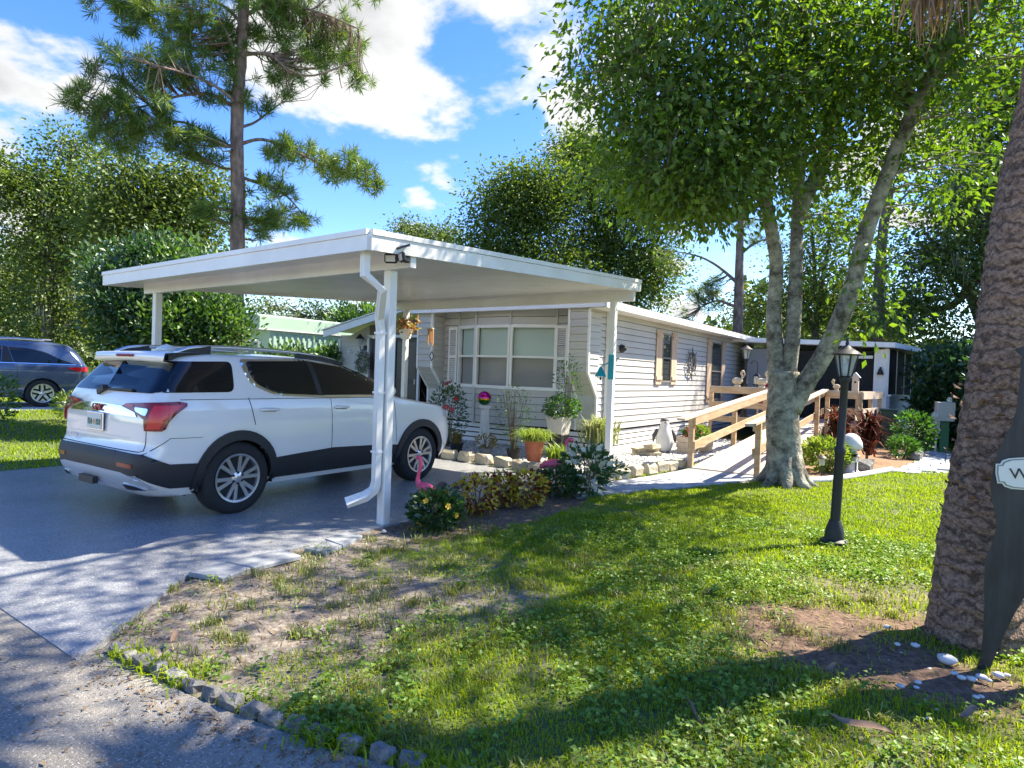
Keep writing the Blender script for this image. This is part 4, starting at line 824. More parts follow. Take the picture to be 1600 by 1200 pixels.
# blue minivan on the neighbour's drive
m_bpaint = mat('blue_paint', (.075, .105, .17), rough=.2, coat=1, metal=.35)
vp = A(66, 636, 20.2); van = thing('minivan', 'dark blue minivan with alloy wheels parked beyond the lawn', 'car', (0, 0, 0))
hd = np.array([-.2, -.98]); hd /= np.linalg.norm(hd)
S2 = Shell(rear=[(.25, .2), (.4, .06), (.55, .02), (.8, .06), (1.05, .1), (1.15, .14), (1.3, .22), (1.5, .36), (1.62, .5), (1.68, .75)],
           front=[(.25, 5.05), (.5, 5.15), (.8, 5.1), (.95, 4.95), (1.05, 4.6), (1.15, 4.25), (1.3, 3.9), (1.5, 3.35), (1.62, 2.9), (1.68, 2.6)],
           hw=[(.25, .88), (.4, .95), (.6, .985), (.9, .99), (1.05, .975), (1.12, .95), (1.3, .9), (1.5, .83), (1.62, .76), (1.68, .68)],
           rcr=[(.25, .3), (.8, .26), (1.1, .2), (1.68, .3)], rcf=[(.25, .45), (.9, .5), (1.3, .4), (1.68, .35)], ztop=.06)
S2.body(list(np.linspace(.25, .98, 24))+list(np.linspace(1.0, 1.16, 10))+list(np.linspace(1.18, 1.68, 20)), [(1.1, .36), (4.1, .36)], .4, m_bpaint, van)
for y in (1.1, 4.1):
    well(van, y, .36, .405, m_plast)
    for sg in (1, -1): wheel(van, .975*sg, y, .36, .36, .24, sg, 1)
for sg in (1, -1):
    Q_ = lambda name, poly, off, m, cell=.07, rim=True, fn=S2.side: patch(MB(), fn, poly, off, cell, sg, rim).build(name, m, van, autosm=R(45))
    Q_('side_glass', rnd([(.42, 1.13), (.75, 1.25), (1.05, 1.42), (1.4, 1.5), (1.8, 1.52), (1.68, 1.14)], [.02, .05, .1, .1, .02, .02]), .008, m_cglass)
    Q_('side_glass', rnd([(1.95, 1.14), (2.9, 1.16), (2.85, 1.53), (1.93, 1.55)], .04), .008, m_cglass); Q_('side_glass', rnd([(3.0, 1.16), (4.0, 1.16), (3.5, 1.42), (2.95, 1.53)], .04), .008, m_cglass)
    Q_('pillar_trim', [(1.7, 1.14), (1.93, 1.14), (1.91, 1.54), (1.82, 1.53)], .006, m_plast)
    Q_('sill_trim', [(1.6, .3), (3.6, .3), (3.6, .42), (1.6, .42)], .012, mat('grey_plastic', (.16, .16, .17), rough=.5))
    Q_('belt_trim', [(.4, 1.105), (4.2, 1.12), (4.2, 1.14), (.4, 1.125)], .01, m_chrome)
    Q_('door_seam', [(1.62, 1.1), (1.632, 1.1), (1.632, .45), (1.62, .45)], .002, m_seam, rim=False); Q_('door_seam', [(2.92, 1.1), (2.932, 1.1), (2.932, .45), (2.92, .45)], .002, m_seam, rim=False)
    o = [(1.1+.44*math.cos(t), .36+.46*math.sin(t)) for t in np.linspace(0, math.pi, 18)]; i_ = [(1.1+.39*math.cos(t), .36+.39*math.sin(t)) for t in np.linspace(math.pi, 0, 18)]
    for yc in (0, 3.0):
        mb = MB(); q = list(zip(o, i_[::-1]))
        for (a, b), (c, d) in zip(q[:-1], q[1:]): patch(mb, S2.side, [(p[0]+yc, p[1]) for p in (a, c, d, b)], .012, .2, sg, True)
        mb.build('arch_lip', m_bpaint, van)
    Q_('tail_lamp', [(.55, .99), (1.12, .93), (1.36, 1.02), (1.2, 1.04), (.55, 1.07)], .016, m_red, .05, True, S2.wrap)
    Q_('door_handle', rnd([(1.7, .96), (1.95, .965), (1.95, 1.0), (1.7, .995)], .015), .025, m_bpaint)
    MB().tube([(.6*sg, .9, 1.74), (.62*sg, 1.6, 1.755), (.62*sg, 2.6, 1.74)], .018, 6).build('roof_rail', m_alloy, van)
full('rear_glass', [(0, 1.16), (.85, 1.16), (.75, 1.52), (0, 1.55)], .006, m_cglass, par=van, Sx=S2)
lt = np.array([-hd[1], hd[0]])   # left of the heading faces the lawn
cpos = np.array(vp[:2])-lt*.97-hd*1.1
van.location = (cpos[0], cpos[1], .3); van.rotation_euler = (0, 0, math.atan2(hd[1], hd[0])-math.pi/2)
# ------------------------------------------------------------------ ramp and deck
m_wood = mat('deck_timber', (.4, .26, .14), (.56, .41, .25), scale=3, rough=.7, stretch=(1, 1, 6), island=.14, bump=.15, bscale=20)
m_woodp = mat('pale_timber', (.5, .4, .3), (.62, .52, .42), scale=3, rough=.75, stretch=(1, 6, 1), island=.1, bump=.15, bscale=20)
rp0 = np.array([-3.17, 10.9, 0]); ramp = thing('wooden_ramp', 'timber ramp with handrails rising to a railed deck', 'ramp', rp0)
RL = lambda x, y, z: np.array([x, y, z], float)-rp0
rz = lambda y: .03+(y-10.9)*.0765
sl_a = math.atan(.0765); nb = 46; st = (17.3-10.9)/nb
bme = MB().box((0, 0, 0), (1.12, st-.008, .035), rx=sl_a, bev=.004).mesh('deck_board', m_woodp)
for i in range(nb): link('deck_board', bme, ramp, RL(-3.17, 10.9+st*(i+.5), rz(10.9+st*(i+.5))))
for x in (-3.7, -2.64): mb = MB(); mb.bar(RL(x, 10.95, rz(10.95)-.09), RL(x, 17.3, rz(17.3)-.09), .04, .14); mb.build('stringer', m_wood, ramp)
dz = .52
bm2 = MB().box((0, 0, 0), (.138, 3.3, .035), bev=.004).mesh('deck_board', m_woodp)
for i in range(25): link('deck_board', bm2, ramp, RL(-5.4+.145*i, 18.97, dz+.01))
def post(x, y, z0, z1, w_=.09): MB().box(RL(x, y, (z0+z1)/2), (w_, w_, z1-z0), bev=.006).build('post', m_wood, ramp)
def rail(a, b, wd, th, nm='rail', m=None): mb = MB(); mb.bar(RL(*a), RL(*b), wd, th); return mb.build(nm, m or m_wood, ramp)
for x, ys_, sgn in ((-3.76, (10.95, 13.6, 16.2), 1), (-2.58, (10.75, 13.4, 16.1), -1)):
    y0 = 10.34 if sgn > 0 else 10.25; y1 = 17.3
    for y in ys_: post(x, y, 0, rz(y)+.9)
    rail((x+.02*sgn, y0, rz(y0)+.925), (x+.02*sgn, y1, rz(y1)+.925), .14, .04, 'handrail', m_woodp)
    rail((x+.065*sgn, ys_[0]-.04, rz(ys_[0])+.83), (x+.065*sgn, y1, rz(y1)+.83), .035, .14); rail((x+.065*sgn, ys_[0]-.04, rz(ys_[0])+.4), (x+.065*sgn, y1, rz(y1)+.4), .035, .14)
PQ = np.array([-1.87, 17.3])+PD*2.2
for a, b in (((-5.45, 17.28), (-3.78, 17.28)), ((-2.56, 17.28), (-1.87, 17.28)), ((-1.84, 17.3), tuple(PQ))):
    d_ = unit(np.array(b)-a); nn = np.array([d_[1], -d_[0]])*.065
    for z in (1.33, .95, .56): rail((a[0]+nn[0], a[1]+nn[1], z), (b[0]+nn[0], b[1]+nn[1], z), .035, .15, m=m_woodp if a[0] == -1.84 else None)
    rail((*a, 1.425), (*b, 1.425), .13, .035, 'handrail', m_woodp)
    L_ = np.linalg.norm(np.array(b)-a); k_ = max(2, int(L_/.85)+1)
    for t_ in np.linspace(.02, .98, k_): p = np.array(a)+(np.array(b)-a)*t_; post(p[0], p[1], 0, 1.4)
rail((-5.45, 20.6, 1.33), (-1.6, 20.6, 1.33), .035, .12)
# ------------------------------------------------------------------ lamps
m_iron = mat('black_iron', (.012, .013, .015), (.02, .02, .022), scale=30, rough=.6); m_lamp = glassmat('lantern_glass', (.55, .62, .6), rough=.15, alpha=.45)
def lamp_post(loc, h_, label, sc=1.0, tilt=0.0):
    o = thing('lamp_post', label, 'lamp', loc); o.rotation_euler = (0, tilt, 0); z = h_-.36*sc
    MB().lathe([(.14*sc, 0), (.14*sc, .04), (.1*sc, .06), (.095*sc, .14), (.075*sc, .2), (.06*sc, .24)], n=20).build('base', m_iron, o, autosm=R(40))
    MB().lathe([(.052*sc, .22), (.05*sc, h_*.45), (.058*sc, h_*.46), (.058*sc, h_*.48), (.044*sc, h_*.49), (.038*sc, z-.06), (.055*sc, z-.04), (.05*sc, z-.01), (.08*sc, z)], n=20).build('post', m_iron, o, autosm=R(40))
    ld = link('lantern', None, o, (0, 0, z)); mb = MB(); n = 6; w0, w1, hh = .065*sc, .115*sc, .23*sc
    P = [(math.cos(2*math.pi*k/n), math.sin(2*math.pi*k/n)) for k in range(n)]
    for x, y in P: mb.bar((x*w0, y*w0, 0), (x*w1, y*w1, hh), .014*sc, .014*sc)
    mb.build('frame', m_iron, ld)
    for k in range(n):
        a, b = P[k], P[(k+1) % n]; MB().add([(a[0]*w0*.98, a[1]*w0*.98, .004), (b[0]*w0*.98, b[1]*w0*.98, .004), (b[0]*w1*.98, b[1]*w1*.98, hh), (a[0]*w1*.98, a[1]*w1*.98, hh)], [(0, 1, 2, 3)]).build('pane', m_lamp, ld)
    MB().lathe([(.15*sc, hh), (.155*sc, hh+.012*sc), (.12*sc, hh+.04*sc), (.065*sc, hh+.075*sc), (.035*sc, hh+.1*sc), (.014*sc, hh+.11*sc), (.02*sc, hh+.13*sc), (.008*sc, hh+.17*sc)], n=24).build('cap', m_iron, ld, autosm=R(45))
    MB().lathe([(.012*sc, 0), (.022*sc, .04*sc), (.03*sc, .1*sc), (.012*sc, .14*sc)], n=10).build('bulb', mat('bulb_white', (.75, .75, .72), rough=.3), ld, smooth=True)
    return o
lamp_post((-.92, 7.0, 0), 2.0, 'black lamp post standing alone on the sunny lawn', .9, .022)
lx = AY(1166, 560, 17.9); lamp_post((lx[0], 17.9, dz+.03), 2.05, 'black lamp post on the deck beside the house wall', 1.1)
# ------------------------------------------------------------------ garden things
def pot(name, label, loc, r0, r1, h_, m, cat='pot', n=20, rim=True):
    pr = [(r0*.96, 0), (r0, .01), (r1*.97, h_*.86)]+([(r1*1.06, h_*.87), (r1*1.06, h_), (r1*.94, h_)] if rim else [(r1, h_), (r1*.94, h_)])+[(r1*.9, h_*.9)]
    o = MB().lathe(pr, n=n).build(name, m, None, loc=loc, autosm=R(40)); return tag(o, label, cat)
def plant(name, label, loc, m, n, r_, h_, L, Wd, cat='plant', stem=None, up=.3, shape='ball', flowers=None, group=None, nst=7):
    o = thing(name, label, cat, loc, 0, group); d = unit(rng.normal(size=(n, 3))); q = rng.uniform(.25, 1, n)**.5
    P = d*q[:, None]*np.array([r_, r_, h_*.5])+np.array([0, 0, h_*.52]); P[:, 2] = np.maximum(P[:, 2], .02)
    if shape == 'tall': P[:, :2] *= .55+.6*np.sin(np.clip(P[:, 2:3]/h_, 0, 1)*2.6)
    D = d*np.array([1, 1, .6])+np.array([0, 0, up])+rng.normal(size=(n, 3))*.35
    mb = MB()
    for k in range(nst): a = rng.normal(size=2)*r_*.55; hh = h_*rng.uniform(.6, .95); mb.tube([(a[0]*.15, a[1]*.15, 0), (a[0]*.5, a[1]*.5, hh*.5), (a[0], a[1], hh)], [.008, .006, .003], 5)
    mb.build('stem', stem or MATS['twig'], o); sz = rng.uniform(.7, 1.2, n); link('foliage', leaf_mesh('foliage', P, D, L*sz, Wd*sz, m), o)
    if flowers:
        fm, k, fr = flowers
        for i in range(k):
            dd = unit(rng.normal(size=3)+np.array([0, -.8, .5])); c = dd*np.array([r_, r_, h_*.5])*.98+np.array([0, 0, h_*.52]); mb = MB()
            for j in range(5): a = 2*math.pi*j/5; u_ = unit(np.cross(dd, [0, 0, 1])); v_ = np.cross(dd, u_); t_ = u_*math.cos(a)+v_*math.sin(a); s_ = np.cross(dd, t_); mb.add([c, c+t_*fr*.7+s_*fr*.4+dd*fr*.2, c+t_*fr+dd*fr*.3, c+t_*fr*.7-s_*fr*.4+dd*fr*.2], [(0, 1, 2, 3)])
            mb.build('flower', fm, o)
    return o
def blades(name, label, loc, m, n, L, Wd, r_=.04, lean=(.3, .9), cat='plant', group=None, droop=.45):
    o = thing(name, label, cat, loc, 0, group); P = np.zeros((n, 3)); P[:, :2] = rng.normal(size=(n, 2))*r_
    link('foliage', blade_mesh('foliage', P, rng.uniform(.6, 1.1, n)*L, Wd, rng.uniform(*lean, n), m, droop), o); return o
mat('twig', (.12, .085, .05), (.18, .13, .08), scale=20, rough=.9)
lf_green = leafmat('leaf_green', [(.03, .09, .015), (.055, .14, .022), (.09, .19, .03)]); lf_deep = leafmat('leaf_deep', [(.018, .06, .016), (.035, .095, .024), (.065, .14, .03)], gloss=.1)
lf_lime = leafmat('leaf_lime', [(.12, .2, .03), (.2, .28, .04), (.3, .33, .06)]); lf_var = leafmat('leaf_variegated', [(.03, .09, .025), (.06, .13, .035), (.05, .11, .03), (.74, .71, .56), (.05, .12, .03), (.78, .75, .6), (.06, .14, .035), (.04, .1, .03)], const=True, trans=.2, tint=(1.1, 1.1, .8))
lf_col = leafmat('leaf_coleus', [(.2, .04, .015), (.5, .4, .03), (.16, .03, .012), (.62, .5, .06), (.55, .46, .08), (.18, .035, .015)], const=True, trans=.3, tint=(1.2, 1, .5)); lf_red = leafmat('leaf_cordyline', [(.03, .01, .014), (.06, .014, .014), (.13, .035, .018), (.04, .014, .012), (.1, .05, .02)], trans=.35, tint=(1.4, .8, .5))
lf_dry = leafmat('leaf_dry', [(.22, .17, .05), (.3, .22, .08), (.13, .14, .03)], trans=.3); lf_striped = leafmat('leaf_striped', [(.3, .36, .1), (.5, .5, .25), (.16, .24, .05), (.55, .55, .33)], trans=.35, tint=(1.1, 1.1, .6))
m_blackpot = mat('black_pot', (.015, .015, .016), rough=.5); m_greypot = mat('grey_pot', (.22, .23, .25), rough=.6); m_terra = mat('terracotta', (.36, .1, .045), (.42, .14, .07), scale=10, rough=.75); m_cream = mat('cream_pot', (.55, .5, .42), (.62, .57, .48), scale=8, rough=.6)
def g3(px, py): p = G(px, py); return np.array([p[0], p[1], .012])
def on(o, z): return (o[0], o[1], o[2]+z)
q = g3(713, 709); pot('flower_pot', 'small black plastic pot beside the front wheel of the SUV', q, .1, .13, .2, m_blackpot); blades('potted_grass', 'tuft of yellowish grass growing in the black pot by the SUV', on(q, .19), lf_dry, 130, .36, .012)
q = g3(758, 715); pot('flower_pot', 'light grey plastic pot on the gravel below the gazing ball', q, .1, .13, .17, m_greypot); plant('potted_plant', 'sparse yellow green plant growing in the grey pot', on(q, .15), lf_dry, 130, .2, .26, .09, .035)
q = g3(802, 719); pot('flower_pot', 'black plastic pot beside the terracotta pot', q, .1, .13, .2, m_blackpot); plant('potted_shrub', 'tall airy shrub with thin stems in black pot', on(q, .18), lf_green, 420, .34, 1.2, .055, .02, shape='tall', nst=14)
q = g3(834, 725); pot('flower_pot', 'tall terracotta pot holding a bright fern', q, .11, .18, .42, m_terra); blades('fern', 'bright green feathery fern spilling over the terracotta pot', on(q, .4), lf_lime, 620, .36, .014, .1, (.5, 1.25), droop=.75)
q = g3(870, 726); blades('ornamental_grass', 'yellow green drooping grass beside the terracotta pot', q, lf_lime, 300, .5, .014, .07, (.4, 1.0))
q = AY(873, 668, 10.5); MB(); st_ = MB(); st_.box((0, 0, .22), (.3, .3, .44), bev=.01); tag(st_.build('plant_stand', m_blackpot, None, loc=(q[0], q[1], .012)), 'black stand under the cream square planter', 'stand')
pq = (q[0], q[1], .455); mb = MB(); mb.lathe([(.2, 0), (.26, .3), (.27, .31), (.27, .34), (.24, .34), (.23, .3)], n=4, sq=True); tag(mb.build('planter', m_cream, None, loc=pq), 'cream square tapered planter standing below the bow window', 'planter')
plant('trailing_plant', 'leafy green trailing plant filling the cream planter', (q[0]+.05, q[1], .72), lf_green, 800, .36, .46, .07, .04, up=-.1); plant('climbing_vine', 'thin vine climbing beside the white shutter', (q[0]+.1, q[1]+.12, .75), lf_green, 260, .26, 1.25, .06, .035, shape='tall')
q = g3(937, 716); pot('planter', 'grey wooden tub holding striped grass by the carport post', q, .24, .26, .3, mat('grey_tub', (.14, .14, .15), (.24, .24, .25), scale=4, rough=.8, stretch=(8, 8, .3)), 'planter', 18); blades('striped_grass', 'clump of long cream striped blades in the grey tub', on(q, .28), lf_striped, 300, .7, .03, .12, (.3, .95))
q = AY(700, 668, 10.0); plant('rose_bush', 'tall rose bush with red blooms in front of the SUV', (q[0], 10.0, .012), lf_deep, 1400, .42, 1.35, .06, .035, flowers=(mat('petal_red', (.4, .01, .03), rough=.6), 9, .06), nst=14)
q = AY(757, 668, 10.7); pd = thing('pedestal', 'white wooden pedestal under the gazing ball', 'pedestal', (q[0], 10.7, .012)); MB().lathe([(.17, 0), (.17, .06), (.12, .1), (.085, .78), (.12, .82), (.12, .88)], n=4, sq=True).build('column', m_trim, pd)
q2 = AY(757, 621, 10.7); gb = MB().ell((0, 0, 0), (.15, .15, .15), 28, 18).build('gazing_ball', mat('iridescent_glass', (.45, .02, .22), (.05, .3, .1), scale=3, rough=.05, metal=1.0), None, loc=(q2[0], 10.7, .012+.88+.148), smooth=True); tag(gb, 'shiny pink and green gazing ball on the white pedestal', 'ball')
t = MATS['iridescent_glass'].node_tree; sx_ = t.nodes.new('ShaderNodeSeparateXYZ'); t.links.new(t.nodes['Texture Coordinate'].outputs['Object'], sx_.inputs[0]); rm = t.nodes.new('ShaderNodeMapRange'); t.links.new(sx_.outputs[2], rm.inputs[0]); rm.inputs[1].default_value = -.15; rm.inputs[2].default_value = .15
rr_ = t.nodes.new('ShaderNodeValToRGB'); t.links.new(rm.outputs[0], rr_.inputs[0]); e = rr_.color_ramp.elements; e[0].color = (.02, .2, .25, 1); e[1].color = (.7, .04, .35, 1); k_ = e.new(.3); k_.color = (.1, .4, .05, 1); k_ = e.new(.42); k_.color = (.6, .4, .03, 1); k_ = e.new(.55); k_.color = (.5, .02, .22, 1); t.links.new(rr_.outputs[0], t.nodes['Principled BSDF'].inputs['Base Color'])
# flamingos
m_pink = mat('flamingo_pink', (.75, .07, .16), (.82, .13, .22), scale=8, rough=.4)
def flamingo(loc, rz_, label, hh, sc=.85):
    o = thing('flamingo', label, 'ornament', loc, rz_); b = hh*.55; o.scale = (sc, sc, sc)
    mb = MB(); mb.ell((-.03, 0, b), (.2, .075, .085), 16, 10); mb.tube(smooth_path([(-.15, 0, b), (-.24, 0, b-.03), (-.3, 0, b-.08)], 3), [.06]*3+[.045]*3+[.012], 8); mb.build('body', m_pink, o, smooth=True)
    mb = MB(); sp = smooth_path([(.12, 0, b-.0), (.2, 0, b+.06), (.19, 0, b+.17), (.14, 0, b+.28), (.13, 0, b+.37), (.17, 0, b+.43), (.22, 0, b+.42)], 4); n = len(sp); mb.tube(sp, [.05-.025*min(1, i/8) for i in range(n)], 10); mb.ell((.21, 0, b+.42), (.045, .032, .034), 12, 8); mb.build('neck', m_pink, o, smooth=True)
    MB().tube([(.24, 0, b+.42), (.29, 0, b+.4), (.31, 0, b+.36)], [.024, .018, .004], 8).build('beak', mat('beak_cream', (.6, .45, .3), rough=.5), o, smooth=True); MB().tube([(.285, 0, b+.405), (.305, 0, b+.365), (.308, 0, b+.345)], [.0195, .013, .003], 8).build('beak_tip', m_dark, o, smooth=True)
    for s_ in (-1, 1): MB().tube([(0, .02*s_, b-.06), (0, .02*s_, 0)], .006, 6).build('leg', mat('wire_steel', (.2, .2, .2), rough=.4, metal=.8), o)
f1 = G(652, 818); flamingo((f1[0], f1[1]+.1, 0), R(165), 'pink flamingo rising from the yellow flowered shrub by the post', .9, .72)
f2 = AY(843, 760, 7.35); flamingo((f2[0]+.12, 7.62, 0), R(20), 'pink flamingo standing by the white leaved shrub', .72)
q = g3(665, 828); plant('hibiscus_shrub', 'low glossy shrub with yellow flowers at the foot of the carport post', (q[0]+.02, q[1]+.12, 0), lf_deep, 1000, .28, .38, .07, .045, flowers=(mat('petal_yellow', (.7, .4, .02), rough=.6), 6, .035), nst=12)
for px, py, r_, h_, lb in ((738, 803, .26, .42, 'yellow and maroon coleus next to the yellow flowered shrub'), (779, 792, .19, .4, 'slim yellow and maroon coleus, middle one of three'), (818, 792, .24, .42, 'yellow and maroon coleus nearest the white leaved shrub')):
    q = g3(px, py); plant('coleus', lb, (q[0], q[1]+.08, 0), lf_col, 420, r_, h_, .07, .045, group='coleus along the driveway', up=-.1, nst=9)
q = g3(885, 776); plant('variegated_shrub', 'white and green leaved shrub behind the driveway edge', (q[0]+.12, q[1]+.3, 0), lf_var, 380, .34, .66, .12, .07, nst=12); plant('green_shrub', 'dark low shrub at the foot of the white leaved shrub', (q[0]-.1, q[1]-.02, 0), lf_deep, 700, .34, .36, .07, .045)
q = g3(940, 757); plant('variegated_shrub', 'small white and green leaved plant spilling over cream blocks', (q[0], q[1]+.1, .1), lf_var, 260, .3, .26, .09, .05)
q = g3(836, 762); pot('flower_pot', 'black ribbed pot under the pink flamingo by the white leaved shrub', (q[0], q[1]+.15, 0), .1, .13, .22, m_blackpot)
def path_light(loc, label, h_=.32):
    o = thing('path_light', label, 'lamp', loc); MB().tube([(0, 0, 0), (0, 0, h_*.6)], .012, 8).build('stake', m_iron, o); MB().lathe([(.04, h_*.6), (.045, h_*.88)], n=12).build('lens', m_lamp, o); MB().lathe([(.075, h_*.87), (.078, h_*.9), (.03, h_), (.01, h_*1.01)], n=16).build('cap', m_iron, o, autosm=R(40))
for px, py, lb, h_ in ((690, 815, 'black solar path light tallest of three by the yellow flowered shrub', .42), (712, 812, 'black solar path light between shrub and first coleus', .36), (801, 785, 'black solar path light between two coleus plants', .34), (1283, 749, 'silver and black path light beside the tree trunk', .4), (1337, 741, 'path light beside the white mushroom', .36)):
    q = g3(px, py); path_light((q[0], q[1], 0), lb, h_)
# penguin
q = g3(1037, 707); pg = thing('penguin_statue', 'white faced concrete penguin standing on the gravel', 'statue', q, R(-150)); m_pw = mat('statue_white', (.58, .58, .57), (.68, .68, .67), scale=8, rough=.7); m_pb = mat('statue_black', (.05, .05, .055), (.12, .12, .12), scale=12, rough=.7)
MB().lathe([(.1, 0), (.15, .03), (.185, .16), (.18, .32), (.14, .48), (.1, .55), (.095, .6), (.09, .66), (.06, .71), (.02, .73)], n=24).build('body', m_pw, pg, smooth=True); mb = MB(); mb.ell((0, -.012, .655), (.098, .1, .085), 16, 10); mb.ell((0, -.05, .33), (.165, .15, .28), 16, 10); mb.build('back', m_pb, pg, smooth=True)
for s_ in (-1, 1): MB().tube([(s_*.14, 0, .48), (s_*.22, -.01, .34), (s_*.235, .0, .2)], [.05, .045, .012], 8).build('flipper', m_pb, pg, smooth=True); MB().ell((s_*.07, .1, .02), (.05, .08, .025), 10, 6).build('foot', m_pb, pg, smooth=True)
MB().tube([(0, .07, .645), (0, .15, .63)], [.028, .005], 8).build('beak', m_pb, pg, smooth=True)
q = g3(1010, 712)
for i, (dx, dy, z, w_, lb) in enumerate(((0, 0, 0, .55, 'widest flat ledge stone at the bottom of the small pile'), (-.05, .05, .075, .5, 'flat ledge stone in the middle of the small pile'), (.12, 0, .15, .34, 'flat ledge stone on top of the small pile'))):
    o = tag(link('ledge_stone', block(w_, w_*.6, .075, .012, m_blk), None, (q[0]+dx, q[1]+dy, z+.012)), lb, 'stone', 'pile of ledge stones'); o.rotation_euler = (0, 0, .6+i*.4)
# flower box
fb = np.array([-4.55, 13.5, .012]); bx = thing('flower_box', 'wooden box planter full of red and green flowers', 'planter', fb, R(80))
for z_ in (.18, .3):
    for sy in (-1, 1): MB().box((0, sy*.17, z_), (.95, .03, .11), bev=.004).build('plank', m_woodp, bx)
    for sx in (-1, 1): MB().box((sx*.46, 0, z_), (.03, .3, .11), bev=.004).build('plank', m_woodp, bx)
for sx in (-.4, .4): MB().box((sx, 0, .06), (.12, .34, .12), bev=.004).build('foot', m_woodp, bx)
plant('begonia', 'red flowering plant in the wooden flower box', (fb[0]+.02, fb[1]-.28, .3), lf_green, 420, .2, .28, .06, .045, flowers=(mat('petal_pink', (.55, .03, .08), rough=.6), 16, .05)); plant('begonia', 'light green leafy plant in the wooden flower box', (fb[0], fb[1]+.22, .3), lf_lime, 480, .24, .28, .06, .045)
# pelicans and small statues on the rails
def bird(loc, rz_, label, m, s_=1.0):
    o = thing('bird_statue', label, 'statue', loc, rz_); mb = MB(); mb.ell((0, 0, .16*s_), (.15*s_, .08*s_, .1*s_), 14, 9); mb.tube(smooth_path([(.1*s_, 0, .2*s_), (.14*s_, 0, .3*s_), (.1*s_, 0, .38*s_), (.13*s_, 0, .43*s_)], 4), .032*s_, 8); mb.ell((.14*s_, 0, .43*s_), (.05*s_, .035*s_, .038*s_), 10, 7); mb.build('body', m, o, smooth=True)
    MB().tube([(.17*s_, 0, .43*s_), (.2*s_, 0, .36*s_), (.17*s_, 0, .26*s_)], [.018*s_, .022*s_, .004], 7).build('beak', m, o, smooth=True); MB().lathe([(.09*s_, 0), (.09*s_, .04*s_), (.04*s_, .07*s_)], n=12).build('base', m, o)
m_wb = mat('carved_wood', (.5, .4, .26), (.6, .5, .34), scale=10, rough=.7)
for px, lb, rz_ in ((1152, 'carved tan pelican on the deck rail, nearest the house wall', R(30)), (1190, 'carved cream pelican on the deck rail, nearest the tree trunk', R(20))):
    q = AY(px, 600, 17.28); bird((q[0], 17.28, 1.443), rz_, lb, m_wb, .95)
q = AY(1307, 606, 17.28); bird((q[0], 17.28, 1.443), R(160), 'small cream bird statue on the deck rail behind the lamp post', m_wb, .6)
bh = thing('birdhouse', 'narrow wooden birdhouse on the deck rail corner', 'birdhouse', (-1.95, 17.28, 1.443)); MB().box((0, 0, .17), (.14, .14, .34), bev=.008).build('box', m_woodp, bh); mb = MB(); mb.prism([(-.11, .33), (.11, .33), (0, .46)], -.1, .1, lambda u, v, t_: (u, t_, v)); mb.build('roof', m_conc, bh); MB().lathe([(.025, 0), (.025, .004)], (0, -.073, .22), n=12, axis='y').build('entrance_hole', m_dark, bh)
hk = AY(1184, 575, 17.6); ho = thing('hanging_lantern', 'dark lantern hanging from an iron hook above the deck rail', 'lantern', (hk[0], 17.6, dz+.03)); MB().tube(smooth_path([(0, 0, 0), (0, 0, 1.4), (-.02, 0, 1.55), (-.12, 0, 1.6), (-.18, 0, 1.52)], 4), .012, 6).build('hook', m_iron, ho)
lh = link('lantern', None, ho, (.0, -.06, .95)); MB().box((0, 0, .13), (.13, .13, .2)).build('glass', m_lamp, lh); mb = MB(); mb.box((0, 0, .01), (.16, .16, .03)); mb.lathe([(.12, .235), (.03, .32), (.01, .34)], n=4, sq=True)
for sx in (-1, 1):
    for sy in (-1, 1): mb.box((sx*.07, sy*.07, .13), (.014, .014, .22))
mb.build('frame', m_iron, lh)
ch = thing('deck_chair', 'dark red cushioned chair on the deck behind the tree trunk', 'chair', (-4.1, 18.3, dz+.03), R(-10)); m_rc = mat('red_cushion', (.2, .015, .03), (.26, .03, .04), scale=6, rough=.9)
MB().box((0, 0, .42), (.55, .5, .12), bev=.03).build('seat', m_rc, ch); MB().box((0, .26, .72), (.55, .12, .55), rx=-.15, bev=.03).build('backrest', m_rc, ch)
for sx in (-1, 1):
    for sy in (-1, 1): MB().box((sx*.27, sy*.22, .2), (.05, .05, .4)).build('leg', m_woodp, ch)
    MB().box((sx*.31, 0, .6), (.07, .56, .03)).build('armrest', m_woodp, ch)
# mulch bed things
q = g3(1328, 739); ms = thing('mushroom_statue', 'white concrete mushroom with a domed cap behind the lamp post', 'statue', (q[0], q[1], 0)); MB().lathe([(.15, 0), (.15, .04), (.125, .06), (.1, .46)], n=20).build('stalk', m_pw, ms, autosm=R(40)); MB().lathe([(.05, .45), (.16, .44), (.19, .47), (.18, .56), (.13, .66), (.06, .71), (.01, .72)], n=24).build('cap', m_pw, ms, smooth=True)
q = g3(1346, 738); tag(link('rock', block(.34, .26, .22, .03, m_cob), None, (q[0], q[1]+.2, -.02)), 'rough grey rock beside the white mushroom', 'rock')
def cordyline(loc, lb, h_):
    o = thing('cordyline', lb, 'plant', loc, 0, 'cordylines by the deck'); n = 150; P = np.zeros((n, 3)); P[:, 2] = rng.uniform(.15, 1, n)*h_*.65; P[:, :2] = rng.normal(size=(n, 2))*.07; mb = MB()
    for k in range(4): a = rng.normal(size=2)*.07; mb.tube([(a[0], a[1], 0), (a[0], a[1], h_*.6)], .015, 6)
    mb.build('stem', MATS['twig'], o); link('foliage', blade_mesh('foliage', P, rng.uniform(.45, .75, n), .05, rng.uniform(.35, 1.15, n), lf_red, .7), o)
cordyline((-1.42, 15.2, 0), 'dark red cordyline with spiky leaves beyond the mushroom', 1.15); cordyline((-1.85, 14.2, 0), 'bronze red cordyline between mushroom and ramp rail', 1.2)
